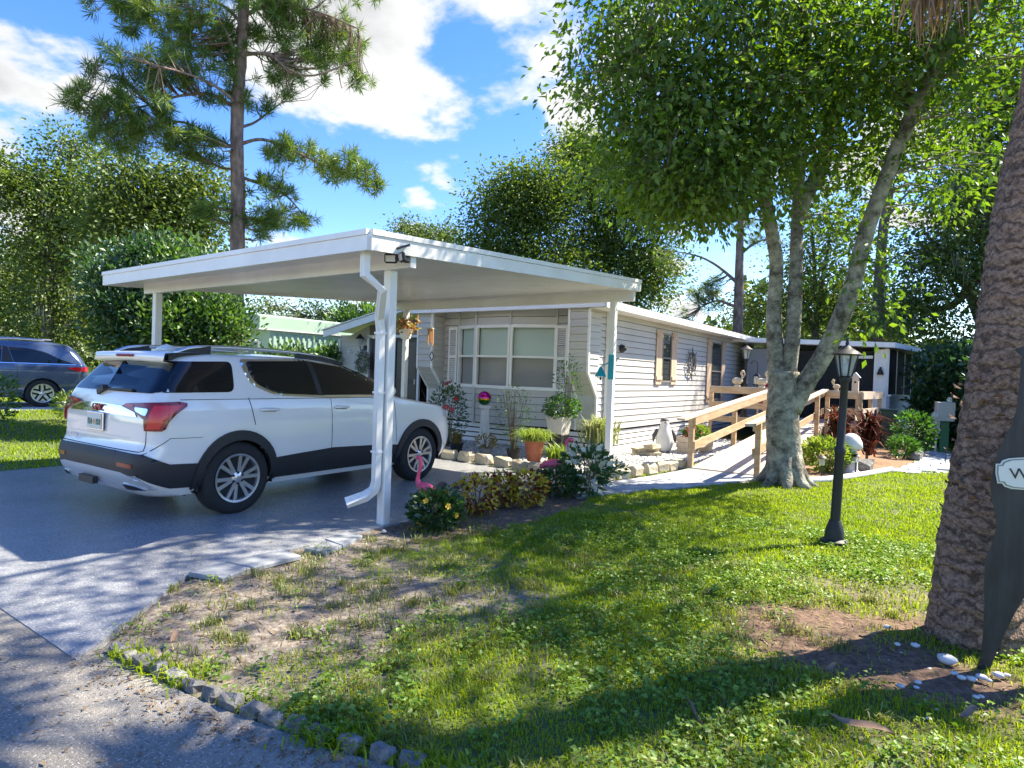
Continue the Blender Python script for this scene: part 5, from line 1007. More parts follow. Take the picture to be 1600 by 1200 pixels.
q = g3(1290, 741); plant('croton_shrub', 'bright yellow green shrub between tree trunk and lamp post', (q[0]-.05, q[1]+.3, 0), lf_lime, 900, .4, .62, .1, .06)
plant('porch_shrub', 'fresh green shrub against the porch side wall', (-.72, 17.6, 0), lf_green, 900, .45, 1.05, .1, .06); plant('porch_shrub', 'low green shrub at the bed corner near the path', (-.85, 16.4, 0), lf_green, 500, .32, .5, .09, .05)
o = thing('garden_bin', 'dark green lidded bin between deck rail and porch', 'bin', (-1.35, 19.0, 0)); m_bin = mat('bin_green', (.01, .05, .04), rough=.5); MB().lathe([(.18, 0), (.24, .95)], n=4, sq=True).build('body', m_bin, o); MB().box((0, 0, .98), (.38, .38, .06), bev=.02).build('lid', m_bin, o)
for i in range(4): o = tag(link('wall_block', block(.4, .2, .18, .008, m_cob), None, (-.62+.01*i, 16.3+i*.42, 0)), ordn(i)+' grey block of the low bed wall, counted from the lawn', 'block', 'grey blocks of the low bed wall'); o.rotation_euler = (0, 0, R(88))
q = G(1468, 708); um = thing('meter_box', 'grey electric meter box on a green post near the hedge', 'meter box', (q[0], q[1], 0), R(25)); MB().box((.12, .04, .45), (.24, .06, .9)).build('post', mat('post_green', (.03, .13, .06), rough=.6), um); MB().tube([(-.12, 0, 0), (-.12, 0, .7)], .03, 8).build('conduit', m_conc, um)
MB().box((.08, -.02, 1.2), (.5, .2, .55), bev=.015).build('cabinet', mat('cabinet_grey', (.34, .34, .34), (.4, .4, .39), scale=6, rough=.5), um); MB().box((-.16, -.02, .85), (.2, .16, .6), bev=.015).build('cabinet', MATS['cabinet_grey'], um); mb = MB(); mb.lathe([(.07, 0), (.07, .1), (.04, .14)], (.2, -.02, 1.48), n=14); mb.build('meter', m_lamp, um); MB().lathe([(.08, 0), (.08, -.1)], (-.24, -.1, 1.1), n=14, axis='y').build('meter', m_conc, um)
# things hung on the carport and the walls
q = AY(634, 516, 9.6); hb = thing('hanging_basket', 'white hanging pot with yellow and red trailing plant', 'planter', (q[0], 9.6, q[2]-.18)); MB().lathe([(.1, 0), (.14, .17), (.15, .18), (.15, .2), (.13, .2)], n=18).build('bowl', m_trim, hb)
mb = MB()
for k in range(3): a = 2.1*k; mb.tube([(.14*math.cos(a), .14*math.sin(a), .19), (0, 0, .62)], .003, 4)
mb.build('hanger', m_conc, hb); n = 260; P = rng.normal(size=(n, 3))*np.array([.15, .15, .08])+np.array([0, 0, .27]); link('foliage', leaf_mesh('foliage', P, rng.normal(size=(n, 3)), .08, .045, leafmat('leaf_basket', [(.25, .25, .04), (.35, .3, .06), (.4, .08, .08), (.12, .18, .03)])), hb)
q = AY(672, 545, 9.6); wc = thing('wind_chime', 'bamboo wind chime hanging from the carport beam', 'wind chime', (q[0], 9.6, q[2])); ztop = 2.86-q[2]
MB().tube([(0, 0, ztop), (0, 0, .42)], .004, 5).build('cord', m_conc, wc); MB().lathe([(.07, .4), (.07, .43)], n=14).build('disc', m_woodp, wc)
for k in range(6): a = k*1.047; MB().tube([(.055*math.cos(a), .055*math.sin(a), .4), (.055*math.cos(a), .055*math.sin(a), .05+.04*(k % 3))], .014, 8).build('tube', mat('bamboo', (.5, .28, .14), rough=.6), wc)
q = AY(669, 556, 9.62); sc_ = thing('sun_catcher', 'diamond shaped sun catcher hanging below the wind chime', 'ornament', (q[0]-.02, 9.75, q[2])); mb = MB(); R4 = [(0, .0, .1), (.06, 0, 0), (0, 0, -.1), (-.06, 0, 0)]
for a, b in zip(R4, R4[1:]+R4[:1]): mb.bar(a, b, .012, .012)
mb.build('frame', m_iron, sc_); MB().tube([(0, 0, .1), (0, 0, 2.84-q[2])], .003, 4).build('cord', m_conc, sc_)
q = AX(951, 575, -4.7); m_teal = mat('teal_paint', (.0, .26, .32), (.0, .32, .4), scale=6, rough=.4); bl = thing('post_bell', 'teal metal bell with bracket on the carport post', 'bell', (-4.72, 9.64, q[2]-.1))
MB().box((.0, -.02, .12), (.1, .03, .42), bev=.01).build('bracket', m_teal, bl); mb = MB(); mb.bar((-.02, -.03, .2), (-.17, -.06, .12), .03, .02); mb.build('arm', m_teal, bl); MB().lathe([(.1, -.05), (.085, -.02), (.05, .05), (.03, .1), (.01, .12)], (-.17, -.06, 0), n=18).build('bell', m_teal, bl, smooth=True); MB().ell((-.17, -.06, -.08), (.018, .018, .03), 8, 6).build('clapper', m_dark, bl)
wl = thing('ship_wheel', 'dark metal ship wheel wall ornament between the side windows', 'ornament', (-5.84, 16.75, 2.02)); m_met = mat('grey_metal', (.1, .1, .1), (.2, .19, .18), scale=20, rough=.5, metal=.6)
mb = MB(); 
for rr in (.3, .11): mb.tube([(.03, rr*math.cos(a), rr*math.sin(a)) for a in np.linspace(0, 2*math.pi, 25)], .018, 6)
mb.build('rim', m_met, wl)
for k in range(8): a = k*math.pi/4; MB().tube([(.03, .1*math.cos(a), .1*math.sin(a)), (.03, .44*math.cos(a), .44*math.sin(a))], [.016, .012], 6).build('spoke', m_met, wl)
MB().tube(smooth_path([(.06, -.05, .25), (.07, .12, .05), (.06, -.04, -.22)], 4), .022, 6).build('anchor', m_met, wl)
o = MB().lathe([(.09, 0), (.08, .06), (.03, .12)], n=12, axis='x').build('wall_light', m_iron, None, loc=(-5.86, 12.4, 2.2), smooth=True); tag(o, 'small dark lamp on the side wall near the house corner', 'lamp')
q = AY(565, 533, 11.92); el_ = thing('entry_lantern', 'black wall lantern beside the front door', 'lantern', (q[0], 11.96, q[2]-.1)); MB().lathe([(.06, 0), (.1, .16), (.02, .0)], (0, -.1, 0), n=6).build('glass', m_lamp, el_); MB().lathe([(.13, .16), (.03, .27), (.01, .3)], (0, -.1, 0), n=6).build('cap', m_iron, el_); mb = MB(); mb.tube([(0, -.1, -.02), (.02, -.08, -.16), (.12, 0, -.12)], .014, 6); mb.lathe([(.07, 0), (.06, -.03)], (.12, .0, -.08), n=14, axis='y'); mb.build('bracket', m_iron, el_)
q = AY(567, 566, 11.92); wr_ = thing('wreath', 'grey green leafy wreath on the entry wall', 'wreath', (q[0], 11.93, q[2])); n = 420; a = rng.uniform(0, 6.28, n); rr = .2+rng.normal(size=n)*.05; P = np.stack([rr*np.cos(a), rng.normal(size=n)*.02-.04, rr*np.sin(a)*1.15], 1); tag(link('leaf_ring', leaf_mesh('leaf_ring', P, rng.normal(size=(n, 3))*np.array([1, .4, 1]), .07, .035, leafmat('leaf_wreath', [(.12, .14, .1), (.25, .28, .24), (.08, .1, .07)])), wr_), kind='stuff')
bp = thing('porch_bell', 'small dark bell on the porch door post', 'bell', (-1.74, 20.95, 2.02)); MB().lathe([(.09, -.1), (.06, 0), (.03, .07), (.02, .12)], (0, -.06, 0), n=14).build('bell', m_iron, bp, smooth=True); MB().box((0, -.01, .1), (.04, .12, .04)).build('bracket', m_iron, bp)
# solar flood light on the carport beam
q = AY(622, 400, 4.3); fl = thing('flood_light', 'black solar flood light with twin heads on the carport corner', 'lamp', (q[0], 4.3, q[2])); MB().box((0, .0, .075), (.2, .14, .022), rx=.35, ry=-.12, bev=.005).build('solar_panel', mat('solar_black', (.01, .012, .02), rough=.15), fl)
MB().box((0, .06, .0), (.06, .16, .09), bev=.01).build('housing', m_iron, fl)
for s_ in (-1, 1):
    hd_ = link('lamp_head', None, fl, (s_*.075, -.02, -.02)); hd_.rotation_euler = (.2, 0, -s_*.5); MB().box((0, 0, 0), (.13, .035, .095), bev=.015).build('shell', m_iron, hd_); MB().box((0, -.019, 0), (.095, .004, .06)).build('lens', mat('lens_white', (.6, .6, .58), rough=.2), hd_)
# ------------------------------------------------------------------ leaning cut-out with sign
cq = np.array([.235, 4.5, 0.0]); vd = unit(np.array([cq[0], cq[1], 0])); ang_ = math.atan2(-vd[0], vd[1]) if False else math.atan2(vd[1], vd[0])-math.pi/2
cut_ = thing('plywood_cutout', 'black plywood silhouette of a leaning figure against the palm', 'cutout', cq, ang_+.12); Minv = Matrix.Rotation(-(ang_+.12), 3, 'Z')
def cutpt(px, py):
    d = ray(px, py); n_ = np.array(Matrix.Rotation(ang_+.12, 3, 'Z') @ Vector((0, 1, 0))); k = (n_ @ (cq-np.array([0, 0, CH])))/(n_ @ d); p = Minv @ Vector(np.array([0, 0, CH])+k*d-cq); return (p.x, p.z)
ol = [cutpt(*p) for p in ((1597, 556), (1594, 600), (1588, 644), (1583, 662), (1572, 682), (1561, 702), (1553, 728), (1548, 756), (1549, 776), (1556, 802), (1558, 824), (1550, 852), (1540, 874), (1538, 910), (1539, 950), (1536, 1000), (1534, 1025), (1526, 1044), (1528, 1052), (1545, 1051), (1553, 1030), (1568, 994), (1586, 958), (1600, 934), (1622, 925), (1640, 960), (1648, 1020), (1643, 1052), (1690, 1052), (1682, 1030), (1684, 940), (1690, 860), (1682, 800), (1690, 740), (1700, 700), (1680, 655), (1655, 640), (1650, 615), (1662, 590), (1660, 560), (1690, 552), (1688, 542), (1655, 536), (1650, 505), (1612, 508), (1608, 538), (1585, 546))]
mb = MB(); mb.prism(ol, 0, .022, lambda u, v, t_: (u, t_, v)); bm = bmesh.new(); me = mb.mesh('board', mat('black_plywood', (.012, .013, .015), (.04, .044, .048), scale=5, rough=.55, stretch=(3, 3, .5), ramp=(.4, .75))); bm.from_mesh(me); bmesh.ops.triangulate(bm, faces=[f for f in bm.faces if len(f.verts) > 4]); bm.to_mesh(me); bm.free(); link('board', me, cut_)
sc0 = np.array(cutpt(1650, 740)); hw_, hh_ = .24, .085
def plaque(k, y0, y1, nm, m, par):
    a, b = hw_*k if k == 1 else hw_-.012*(1-k)*10, hh_ if k == 1 else hh_-.012*(1-k)*10; c_ = .03
    pl = [(-a, -b+c_), (-a-.02, -b+c_), (-a-.025, 0), (-a-.02, b-c_), (-a, b-c_), (-a+.01, b-.012), (-a+.04, b), (0, b+.015), (a-.04, b), (a-.01, b-.012), (a, b-c_), (a+.02, b-c_), (a+.025, 0), (a+.02, -b+c_), (a, -b+c_), (a-.01, -b+.012), (a-.04, -b), (0, -b-.015), (-a+.04, -b), (-a+.01, -b+.012)]
    mb = MB(); mb.prism(pl, y0, y1, lambda u, v, t_: (u, t_, v)); return mb.build(nm, m, par)
sg_ = thing('welcome_sign', 'white bordered welcome plaque fixed to the black cutout', 'sign', (0, 0, 0)); sg_.matrix_world = Matrix.Translation(Vector(cq)) @ Matrix.Rotation(ang_+.12, 4, 'Z') @ Matrix.Translation((sc0[0], 0, sc0[1])) @ Matrix.Rotation(R(-6), 4, 'Y')
plaque(1, -.014, -.003, 'plaque', mat('sign_white', (.62, .64, .58), rough=.5), sg_); plaque(.95, -.0165, -.0142, 'border', mat('sign_grey', (.2, .24, .2), rough=.5), sg_); plaque(.9, -.0195, -.0168, 'face', mat('sign_face', (.66, .68, .62), rough=.5), sg_)
text('lettering', 'WELCOME', .084, mat('sign_ink', (.02, .02, .02), rough=.6), sg_, frame((0.0, -.0215, -.002), (1, 0, 0), (0, 0, 1)), .0015)
# white pebbles and litter by the palm
m_pebl = mat('white_stone', (.5, .49, .47), (.64, .63, .61), scale=12, rough=.8)
PX = []
PEB = ((1479, 1036, .055), (1491, 1056, .022), (1502, 1063, .025), (1518, 1065, .027), (1533, 1062, .03), (1545, 1067, .018), (1560, 1059, .03), (1573, 1059, .02), (1407, 1076, .022), (1434, 1070, .02), (1432, 1078, .016), (1430, 1012, .028), (1402, 1010, .02), (1386, 983, .025), (1525, 1093, .018), (1533, 1092, .016), (600, 833, .03), (1451, 1127, .014), (1464, 1113, .012))
PX = [p[0]+p[1]*1e-4 for i, p in enumerate(PEB) if i not in (0, 16)]
for i, (px, py, r_) in enumerate(PEB):
    p = G(px, py); px += py*1e-4; r_ *= .78; mb = MB(); mb.ell((0, 0, 0), (r_*1.2, r_, r_*.65), 9, 6, .22); o = mb.build('pebble', m_pebl, None, loc=(p[0], p[1], r_*.3+.01), smooth=True); tag(o, {0: 'largest cream stone on the mulch by the cutout', 16: 'round cream stone at the foot of the carport post'}.get(i) or (ordn(sorted(PX).index(px))+' small white stone from the left edge of the mulch by the palm'), 'stone', None if i in (0, 16) else 'white stones by the palm')
m_bk = mat('dry_bark', (.2, .12, .075), (.32, .22, .14), scale=9, rough=.9)
for px, py, L_, a, lb in ((1345, 1150, .26, -.6, 'long dry palm husk lying on the grass'), (1295, 1058, .09, .3, 'curled brown leaf on the mulch'), (1082, 1130, .24, 1.7, 'thin dry twig lying in the shaded grass'), (1360, 1005, .18, .2, 'short brown stick beside the pebbles'), (1510, 1130, .14, .5, 'dry leaf at the lawn corner by the cutout'), (270, 1010, .12, 1.9, 'brown curled leaf on the bare soil by the road')):
    p = G(px, py); mb = MB(); n_ = 7; t_ = np.linspace(-.5, .5, n_); w_ = (.007 if 'twig' in lb or 'stick' in lb else .02)*np.cos(t_*2.8)*(L_/.3+.4)
    V = [(L_*t, s_*w, .02+.02*math.sin(t*5)+(.012 if s_ else 0)) for t, w in zip(t_, w_) for s_ in (-1, 0, 1)]; mb.add(V, [(i*3+j, i*3+j+1, i*3+j+4, i*3+j+3) for i in range(n_-1) for j in range(2)])
    o = mb.build('dry_leaf', m_bk, None, loc=(p[0], p[1], .03), smooth=True); o.rotation_euler = (.2, .1, YAW+a); tag(o, lb, 'leaf')
# neighbour's green mobile home
um.scale = (.8, .8, .85); nb0 = A(420, 560, 25.5); nh = thing('neighbour_house', 'pale green ribbed mobile home beyond the carport', 'house', (nb0[0], nb0[1], .3)); m_gs = mat('green_metal', (.3, .42, .32), (.34, .46, .36), scale=1, rough=.5)
MB().box((-2.0, 5, 1.5), (4.0, 10, 2.8)).build('wall', m_gs, nh)
rbm = MB().box((0, 0, 0), (.05, .12, 2.2), bev=.015).mesh('rib', m_gs)
for i in range(38): link('rib', rbm, nh, (.02, .2+i*.26, 1.35))
mb = MB(); mb.prism([(.12, 2.6), (.12, 3.1), (-.6, 3.22), (-2, 3.3), (-3.4, 3.22), (-4.12, 3.1), (-4.12, 2.6)], -.5, 10.3, lambda u, v, t_: (u, t_, v)); mb.build('roof', m_gs, nh); MB().box((.135, 4.9, 2.62), (.03, 10.9, .05)).build('roof_trim', m_conc, nh)
wn = link('window', None, nh, (-1.0, -.02, 1.2)); mb = MB()
for s_ in (-1, 1): mb.box((s_*.4, 0, .5), (.1, .08, 1.0))
for z_ in (0, .45, 1.0): mb.box((0, .003, z_), (.8, .07, .08))
mb.build('frame', m_trim, wn); MB().box((0, .01, .5), (.78, .01, .98)).build('pane', m_glass, wn)
# ------------------------------------------------------------------ trees
mat('moss', (.22, .24, .19), (.34, .35, .28), scale=6, rough=1)
bk_maple = mat('bark_lichen', (.06, .05, .038), (.37, .35, .27), scale=4.5, rough=.95, bump=1.0, bscale=26, ramp=(.4, .6), detail=14, nr=.8); bk_pine = mat('bark_pine', (.1, .07, .055), (.27, .2, .16), scale=9, rough=1, bump=1.0, bscale=14, stretch=(1, 1, .35)); bk_oak = mat('bark_oak', (.06, .05, .04), (.16, .14, .115), scale=8, rough=1, bump=.9)
lf_maple = leafmat('leaf_maple', [(.036, .085, .011), (.06, .125, .016), (.09, .17, .021), (.15, .225, .03)], trans=.55, gloss=.06, tint=(1.8, 1.7, .4))
lf_oak = leafmat('leaf_oak', [(.035, .07, .012), (.065, .12, .018), (.11, .175, .026), (.17, .22, .035)], trans=.45, tint=(1.6, 1.5, .5)); lf_pale = leafmat('leaf_pale', [(.04, .085, .018), (.075, .13, .025), (.13, .18, .035), (.09, .14, .03)], trans=.45, tint=(1.4, 1.35, .6)); lf_pine = leafmat('pine_needle', [(.045, .105, .02), (.08, .16, .028), (.13, .215, .035), (.2, .25, .05)], trans=.45, tint=(1.5, 1.4, .6))
def px_r(px, dist): return px*dist*.94/985
D0 = 10.7
def At(d): return lambda *p: A(p[0], p[1], p[2] if len(p) > 2 else d)
a = At(D0); TB = np.array([-2.11, 10.52, 0.0])
limbs = [([TB+(0, 0, -.15), TB+(-.02, 0, .5), a(1222, 660), a(1224, 610), a(1226, 580)], .28, .21),
         ([a(1218, 625), a(1212, 560), a(1209, 490), a(1213, 410, 10.5), a(1200, 330, 10.3), a(1188, 240, 10.0), a(1170, 120, 9.6)], .145, .07),
         ([a(1228, 610), a(1238, 530), a(1243, 440), a(1246, 340, 10.9), a(1252, 220, 11.0), a(1258, 80, 11), a(1262, -80, 11)], .13, .06),
         ([a(1235, 640), a(1258, 600), a(1292, 545), a(1328, 460, 10.6), a(1350, 375, 10.6), a(1395, 250, 10.5), a(1440, 150, 10.4), a(1500, 45, 10.2), a(1560, -60, 10)], .165, .07),
         ([a(1246, 340, 10.9), a(1290, 230, 11.3), a(1300, 90, 11.6), a(1310, -40, 11.8)], .12, .06),
         ([a(1200, 330, 10.3), a(1140, 230, 9.8), a(1060, 150, 9.4), a(1000, 110, 9.2)], .08, .03), ([a(1188, 240, 10), a(1110, 290, 9.6), a(1040, 280, 9.3)], .06, .02),
         ([a(1258, 80, 11), (-1.9, 9.0, 7.2), (-1.6, 7.2, 7.8)], .09, .04), ([a(1500, 45, 10.2), (.6, 9.4, 7.2), (1.6, 9.2, 7.8)], .08, .04)]
blobs = [(A(1040, 60, 9.4), (1.55, 1.4, 1.1), 95), (A(1075, 215, 9.5), (1.35, 1.2, .95), 100), (A(1010, 160, 9.6), (1.0, 1.0, .8), 45), (A(1080, 285, 9.6), (1.0, .9, .4), 50), (A(1190, 90, 10), (1.6, 1.5, 1.2), 110), (A(1160, 260, 10), (1.1, 1, .8), 60), (A(1300, 60, 10.8), (1.6, 1.5, 1.2), 95),
         (A(1250, 200, 11.5), (1.1, 1.1, .9), 40), (A(1420, 60, 10.6), (1.4, 1.3, 1.0), 70), (A(1330, 270, 11.6), (1.0, 1.0, .9), 26), (A(1455, 240, 11.2), (1.0, 1.0, .9), 26), (A(1545, 60, 10.4), (1.3, 1.2, 1.0), 45), (A(1350, 440, 10.6), (.4, .4, .8), 9),
         ((-1.3, 6.9, 7.9), (1.7, 1.5, .9), 16), ((1.3, 9.3, 7.7), (1.9, 1.8, 1.2), 52), ((-2.6, 9.4, 8.6), (2.3, 2.0, 1.2), 40), ((.2, 7.8, 8.2), (1.6, 1.5, .9), 26), ((2.7, 8.8, 7.8), (1.6, 1.6, 1.0), 34)]
mt = tree('maple_tree', 'large lichen barked tree with forked trunk beside the ramp', TB, limbs, blobs, lf_maple, bk_maple, per=48, cr=.26, L=.125, Wd=.06, droop=.8, sides=16, flat=.8)
mb = MB()   # root flare
for k in range(8):
    t_ = 2*math.pi*k/8+.3; c_, s_ = math.cos(t_), math.sin(t_); mb.tube([(c_*.12, s_*.12, .5), (c_*.19, s_*.19, .22), (c_*.32, s_*.32, .05), (c_*.54, s_*.54, -.05)], [.12, .12, .085, .03], 9, jit=.3)
mb.build('root', bk_maple, mt, smooth=True)
# tall pine by the neighbour
pb = A(366, 560, 19); pb[2] = .28; a = At(19)
limbs = [([pb, a(368, 470), a(371, 390), a(372, 300), a(370, 215), a(372, 150), a(377, 90), a(380, 20), a(384, -60), a(388, -150)], .225, .12)]
br = [((371, 165), (345, 140), (300, 118), (235, 100)), ((371, 170), (330, 148), (280, 150), (200, 170), (130, 148)), ((370, 235), (330, 212), (280, 190), (225, 205), (160, 215)), ((378, 85), (420, 85), (450, 108), (490, 118), (555, 95)), ((374, 225), (410, 218), (450, 232), (520, 262), (585, 268)), ((372, 265), (345, 262), (318, 248)), ((380, 25), (430, 5), (500, 20), (560, 45)),
      ((380, 40), (350, 10), (290, -10), (220, -20)), ((371, 330), (400, 345), (440, 340), (490, 352)), ((376, 100), (350, 45), (330, 10)), ((372, 275), (400, 285), (440, 300), (470, 330)), ((368, 350), (340, 345), (325, 330)), ((384, -50), (450, -70), (540, -60)), ((384, -50), (320, -80), (230, -90)), ((372, 200), (400, 190), (440, 160))]
for i, b_ in enumerate(br): limbs.append(([A(p[0], p[1], 19+(j*((i % 3)-1)*.5)) for j, p in enumerate(b_)],   .055, .018))
tf = [(c_, r_, int(n_*.95)) for c_, r_, n_ in [(a(190, 15), (1.0, 1.2, .5), 40), (a(270, 40), (1.5, 1.5, .7), 80), (a(215, 110), (1.3, 1.3, .45), 60), (a(300, 120), (1.1, 1.2, .6), 60), (a(160, 160), (.9, 1.0, .4), 34), (a(235, 190), (1.4, 1.2, .6), 80), (a(300, 225), (1.0, 1.1, .5), 44), (a(180, 215), (.8, .8, .35), 26), (a(330, 60), (1.0, 1, .7), 44), (a(400, 30), (1.2, 1.2, .8), 60), (a(480, 25), (1.2, 1.2, .6), 60), (a(530, 75), (.9, .9, .7), 48), (a(470, 90), (1.1, 1.1, .5), 50), (a(430, 130), (.7, .7, .5), 22), (a(555, 120), (.4, .5, .4), 14),
      (a(460, 238), (.9, .9, .4), 40), (a(540, 258), (1.0, .9, .42), 52), (a(580, 285), (.35, .4, .4), 12), (a(430, 290), (.7, .7, .4), 24), (a(445, 340), (.9, .9, .4), 40), (a(400, 350), (.7, .7, .4), 22), (a(330, 330), (.5, .5, .4), 14), (a(400, 160), (.5, .5, .4), 12), (a(400, -60), (2.2, 2, .9), 110), (a(230, -70), (1.6, 1.5, .6), 60), (a(540, -50), (1.5, 1.4, .6), 60)]]
pine('pine_tree', 'tall pine with long needles rising above the carport', pb, limbs, tf, bk_pine, lf_pine, sides=14, needles=60, L=.31)
def bgtree(name, label, px, py0, dist, lean, blobs, leaf, bark, r_=.25, per=110, cr=.5, L=.155, Wd=.088, dens=1.1, moss=0, group='trees behind the houses', **kw):
    kw.setdefault('shell', .3)
    b = A(px, py0, dist); b[2] = 0.25 if b[0] < -16 else 0.0; top = A(px+lean, min(p[1] for p in blobs)+20, dist); bl = [(A(p[0], p[1], dist+(p[4] if len(p) > 4 else 0)), (px_r(p[2], dist), px_r(p[2], dist), px_r(p[3], dist)), int(n_*dens)) for *p, n_ in blobs]
    mid = (b+top)/2+np.array([rng.normal()*.2, rng.normal()*.2, 0]); limbs = [([b+(0, 0, -.2), (b*2+mid)/3, mid, top], r_, r_*.25)]
    for c, rr, n_ in bl[:6]: limbs.append(([mid+(top-mid)*rng.uniform(-.35, .5), (mid+c)/2+(0, 0, .3), c], r_*.45, r_*.12))
    return tree(name, label, b, limbs, bl, leaf, bark, group=group, per=per, cr=cr, L=L, Wd=Wd, moss=moss, twig=.02, sides=8, **kw)
bgtree('oak_tree', 'dark spreading oak at the edge of the view above the minivan', 70, 600, 30, 20, [(60, 300, 75, 40, 40), (115, 230, 35, 22, 16), (20, 290, 50, 40, 24), (130, 310, 55, 45, 30), (70, 380, 70, 35, 30), (170, 330, 40, 40, 18)], lf_oak, bk_oak, .35, moss=12)
bgtree('oak_tree', 'yellow green oak between the pine and the dark oak', 240, 600, 25, -10, [(250, 320, 60, 40, 40), (200, 280, 50, 35, 26), (300, 280, 45, 35, 24), (320, 340, 40, 45, 24), (190, 350, 50, 40, 26), (270, 380, 60, 30, 26)], lf_pale, bk_oak, .3)
bgtree('oak_tree', 'pale leaved tree low behind the minivan', 30, 610, 38, 10, [(20, 420, 60, 50, 40), (80, 440, 50, 45, 34), (130, 420, 40, 50, 26), (40, 500, 60, 40, 30), (110, 500, 60, 45, 30), (-30, 460, 50, 70, 26)], lf_pale, bk_oak, .3, moss=14)
bgtree('young_oak', 'slender tree with grey moss beyond the minivan roof', 105, 610, 30, 5, [(100, 430, 45, 50, 26), (140, 470, 35, 45, 20), (75, 480, 40, 40, 20), (120, 530, 40, 25, 14)], lf_pale, bk_oak, .16, per=80, moss=16)
bgtree('far_tree', 'small yellowish tree crown above the carport roof ridge', 660, 600, 45, 0, [(640, 365, 35, 22, 20), (690, 375, 30, 22, 18), (620, 385, 25, 20, 12), (660, 400, 60, 30, 24), (560, 500, 60, 26, 14), (480, 495, 60, 22, 14), (420, 490, 40, 25, 12)], lf_pale, bk_oak, .3, L=.2, Wd=.12)
bgtree('laurel_tree', 'dense dark tree behind the carport roof', 820, 600, 27, 0, [(820, 330, 70, 55, 60), (770, 380, 55, 50, 40), (860, 300, 60, 40, 40), (840, 420, 90, 50, 60), (790, 300, 45, 35, 26), (760, 430, 50, 40, 26)], lf_oak, bk_oak, .35, per=130)
bgtree('laurel_tree', 'taller dense tree overlapping the large near crown', 950, 600, 29, 0, [(920, 260, 50, 45, 44), (970, 300, 70, 60, 60), (930, 380, 70, 60, 54), (1010, 400, 60, 60, 44), (900, 230, 30, 25, 14), (980, 460, 70, 40, 36), (1040, 330, 40, 50, 24)], lf_oak, bk_oak, .38, per=130)
bgtree('oak_tree', 'light green tree seen between the forked stems', 1270, 600, 31, 0, [(1290, 420, 60, 60, 34), (1240, 480, 50, 40, 26), (1330, 470, 50, 50, 26), (1300, 350, 50, 40, 22), (1180, 490, 40, 35, 16), (1400, 500, 50, 40, 20)], lf_pale, bk_oak, .25)
bgtree('live_oak', 'mossy live oak with crooked limbs behind the palm', 1512, 660, 25, 25, [(1480, 430, 60, 40, 26), (1560, 400, 60, 50, 28), (1430, 480, 50, 35, 18), (1530, 300, 60, 45, 26), (1450, 370, 45, 35, 16), (1600, 480, 50, 60, 24), (1470, 540, 40, 25, 12), (1640, 350, 70, 80, 34)], lf_pale, bk_oak, .42, moss=34, per=100)
bgtree('shade_tree', 'sunlit tree whose crown fills the corner beside the palm top', 1760, 640, 31, -30, [(1540, 250, 80, 70, 44), (1640, 200, 110, 90, 70), (1570, 130, 80, 60, 44), (1650, 60, 120, 80, 70), (1700, 330, 90, 80, 50), (1540, 350, 50, 45, 20), (1780, 200, 120, 120, 70)], leafmat('leaf_sunny', [(.05, .11, .02), (.09, .16, .025), (.16, .21, .03), (.22, .22, .03)], trans=.5, tint=(1.5, 1.4, .45)), bk_oak, .35, per=90, cr=.7, L=.19, Wd=.11, group='trees beside the lawn')
def bgpine(label, px, y0, y1, dist, lean, branches, tf, r_=.22):
    b = A(px, 600, dist); b[2] = 0; a_ = At(dist); limbs = [([b, a_(px+lean*.3, (y0+y1)/2+40), a_(px+lean*.6, (y0+y1)/2-40), a_(px+lean, y0)], r_, r_*.4)]
    for q_ in branches: limbs.append(([a_(*p) for p in q_], .07, .02))
    pine('pine_tree', label, b, limbs, [(a_(x, y), (px_r(rx, dist), px_r(rx, dist), px_r(ry, dist)), n_) for x, y, rx, ry, n_ in tf], bk_pine, lf_pine, 'pines behind the house', needles=40, L=.3)
bgpine('dark pine with one bare limb behind the house roof', 1152, 250, 560, 24, 8, [((1150, 440), (1120, 415), (1090, 400), (1050, 392)), ((1152, 480), (1120, 470), (1095, 480)), ((1153, 400), (1180, 380), (1210, 370)), ((1156, 330), (1130, 310), (1100, 320))], [(1100, 465, 35, 22, 34), (1055, 500, 26, 14, 16), (1040, 400, 16, 14, 8), (1130, 330, 40, 24, 26), (1200, 360, 34, 26, 22), (1160, 250, 60, 40, 50), (1120, 440, 18, 14, 8)])
bgpine('leaning pine trunk behind the screened porch', 1366, 120, 560, 30, 40, [((1375, 430), (1400, 400), (1430, 390)), ((1385, 340), (1420, 300), (1445, 285)), ((1372, 480), (1410, 470), (1450, 480)), ((1395, 270), (1430, 290), (1440, 275))], [(1430, 470, 50, 22, 30), (1400, 230, 60, 40, 40), (1460, 400, 30, 20, 14), (1420, 150, 70, 50, 60), (1390, 510, 34, 18, 18)], .27)
def bush(name, label, base, blobs, leaf, n, L, Wd, group=None, cat='shrub'):
    base = np.array(base, float); o = thing(name, label, cat, base, 0, group); K = in_blobs([(np.array(c)-base, np.array(r_)*rng.uniform(.85, 1.1), int(n*k/26)) for c, r_, k in blobs], .55); tn = np.repeat(rng.uniform(size=len(K)), 26); Kr = np.repeat(K, 26, 0); of = rng.normal(size=Kr.shape)*L*1.15; P = Kr+of; D = unit(of)+rng.normal(size=P.shape)*.4+np.array([0, 0, .45]); P[:, 2] = np.maximum(P[:, 2], .03)
    sz = rng.uniform(.7, 1.25, len(P)); link('foliage', leaf_mesh('foliage', P, D, L*sz, Wd*sz, leaf, tone=tn), o); mb = MB()
    for c, r_, k in blobs: c = np.array(c)-base; mb.tube([(0, 0, 0), c*(.4, .4, .5), c], [.05, .04, .015], 6)
    mb.build('stem', bk_oak, o); return o
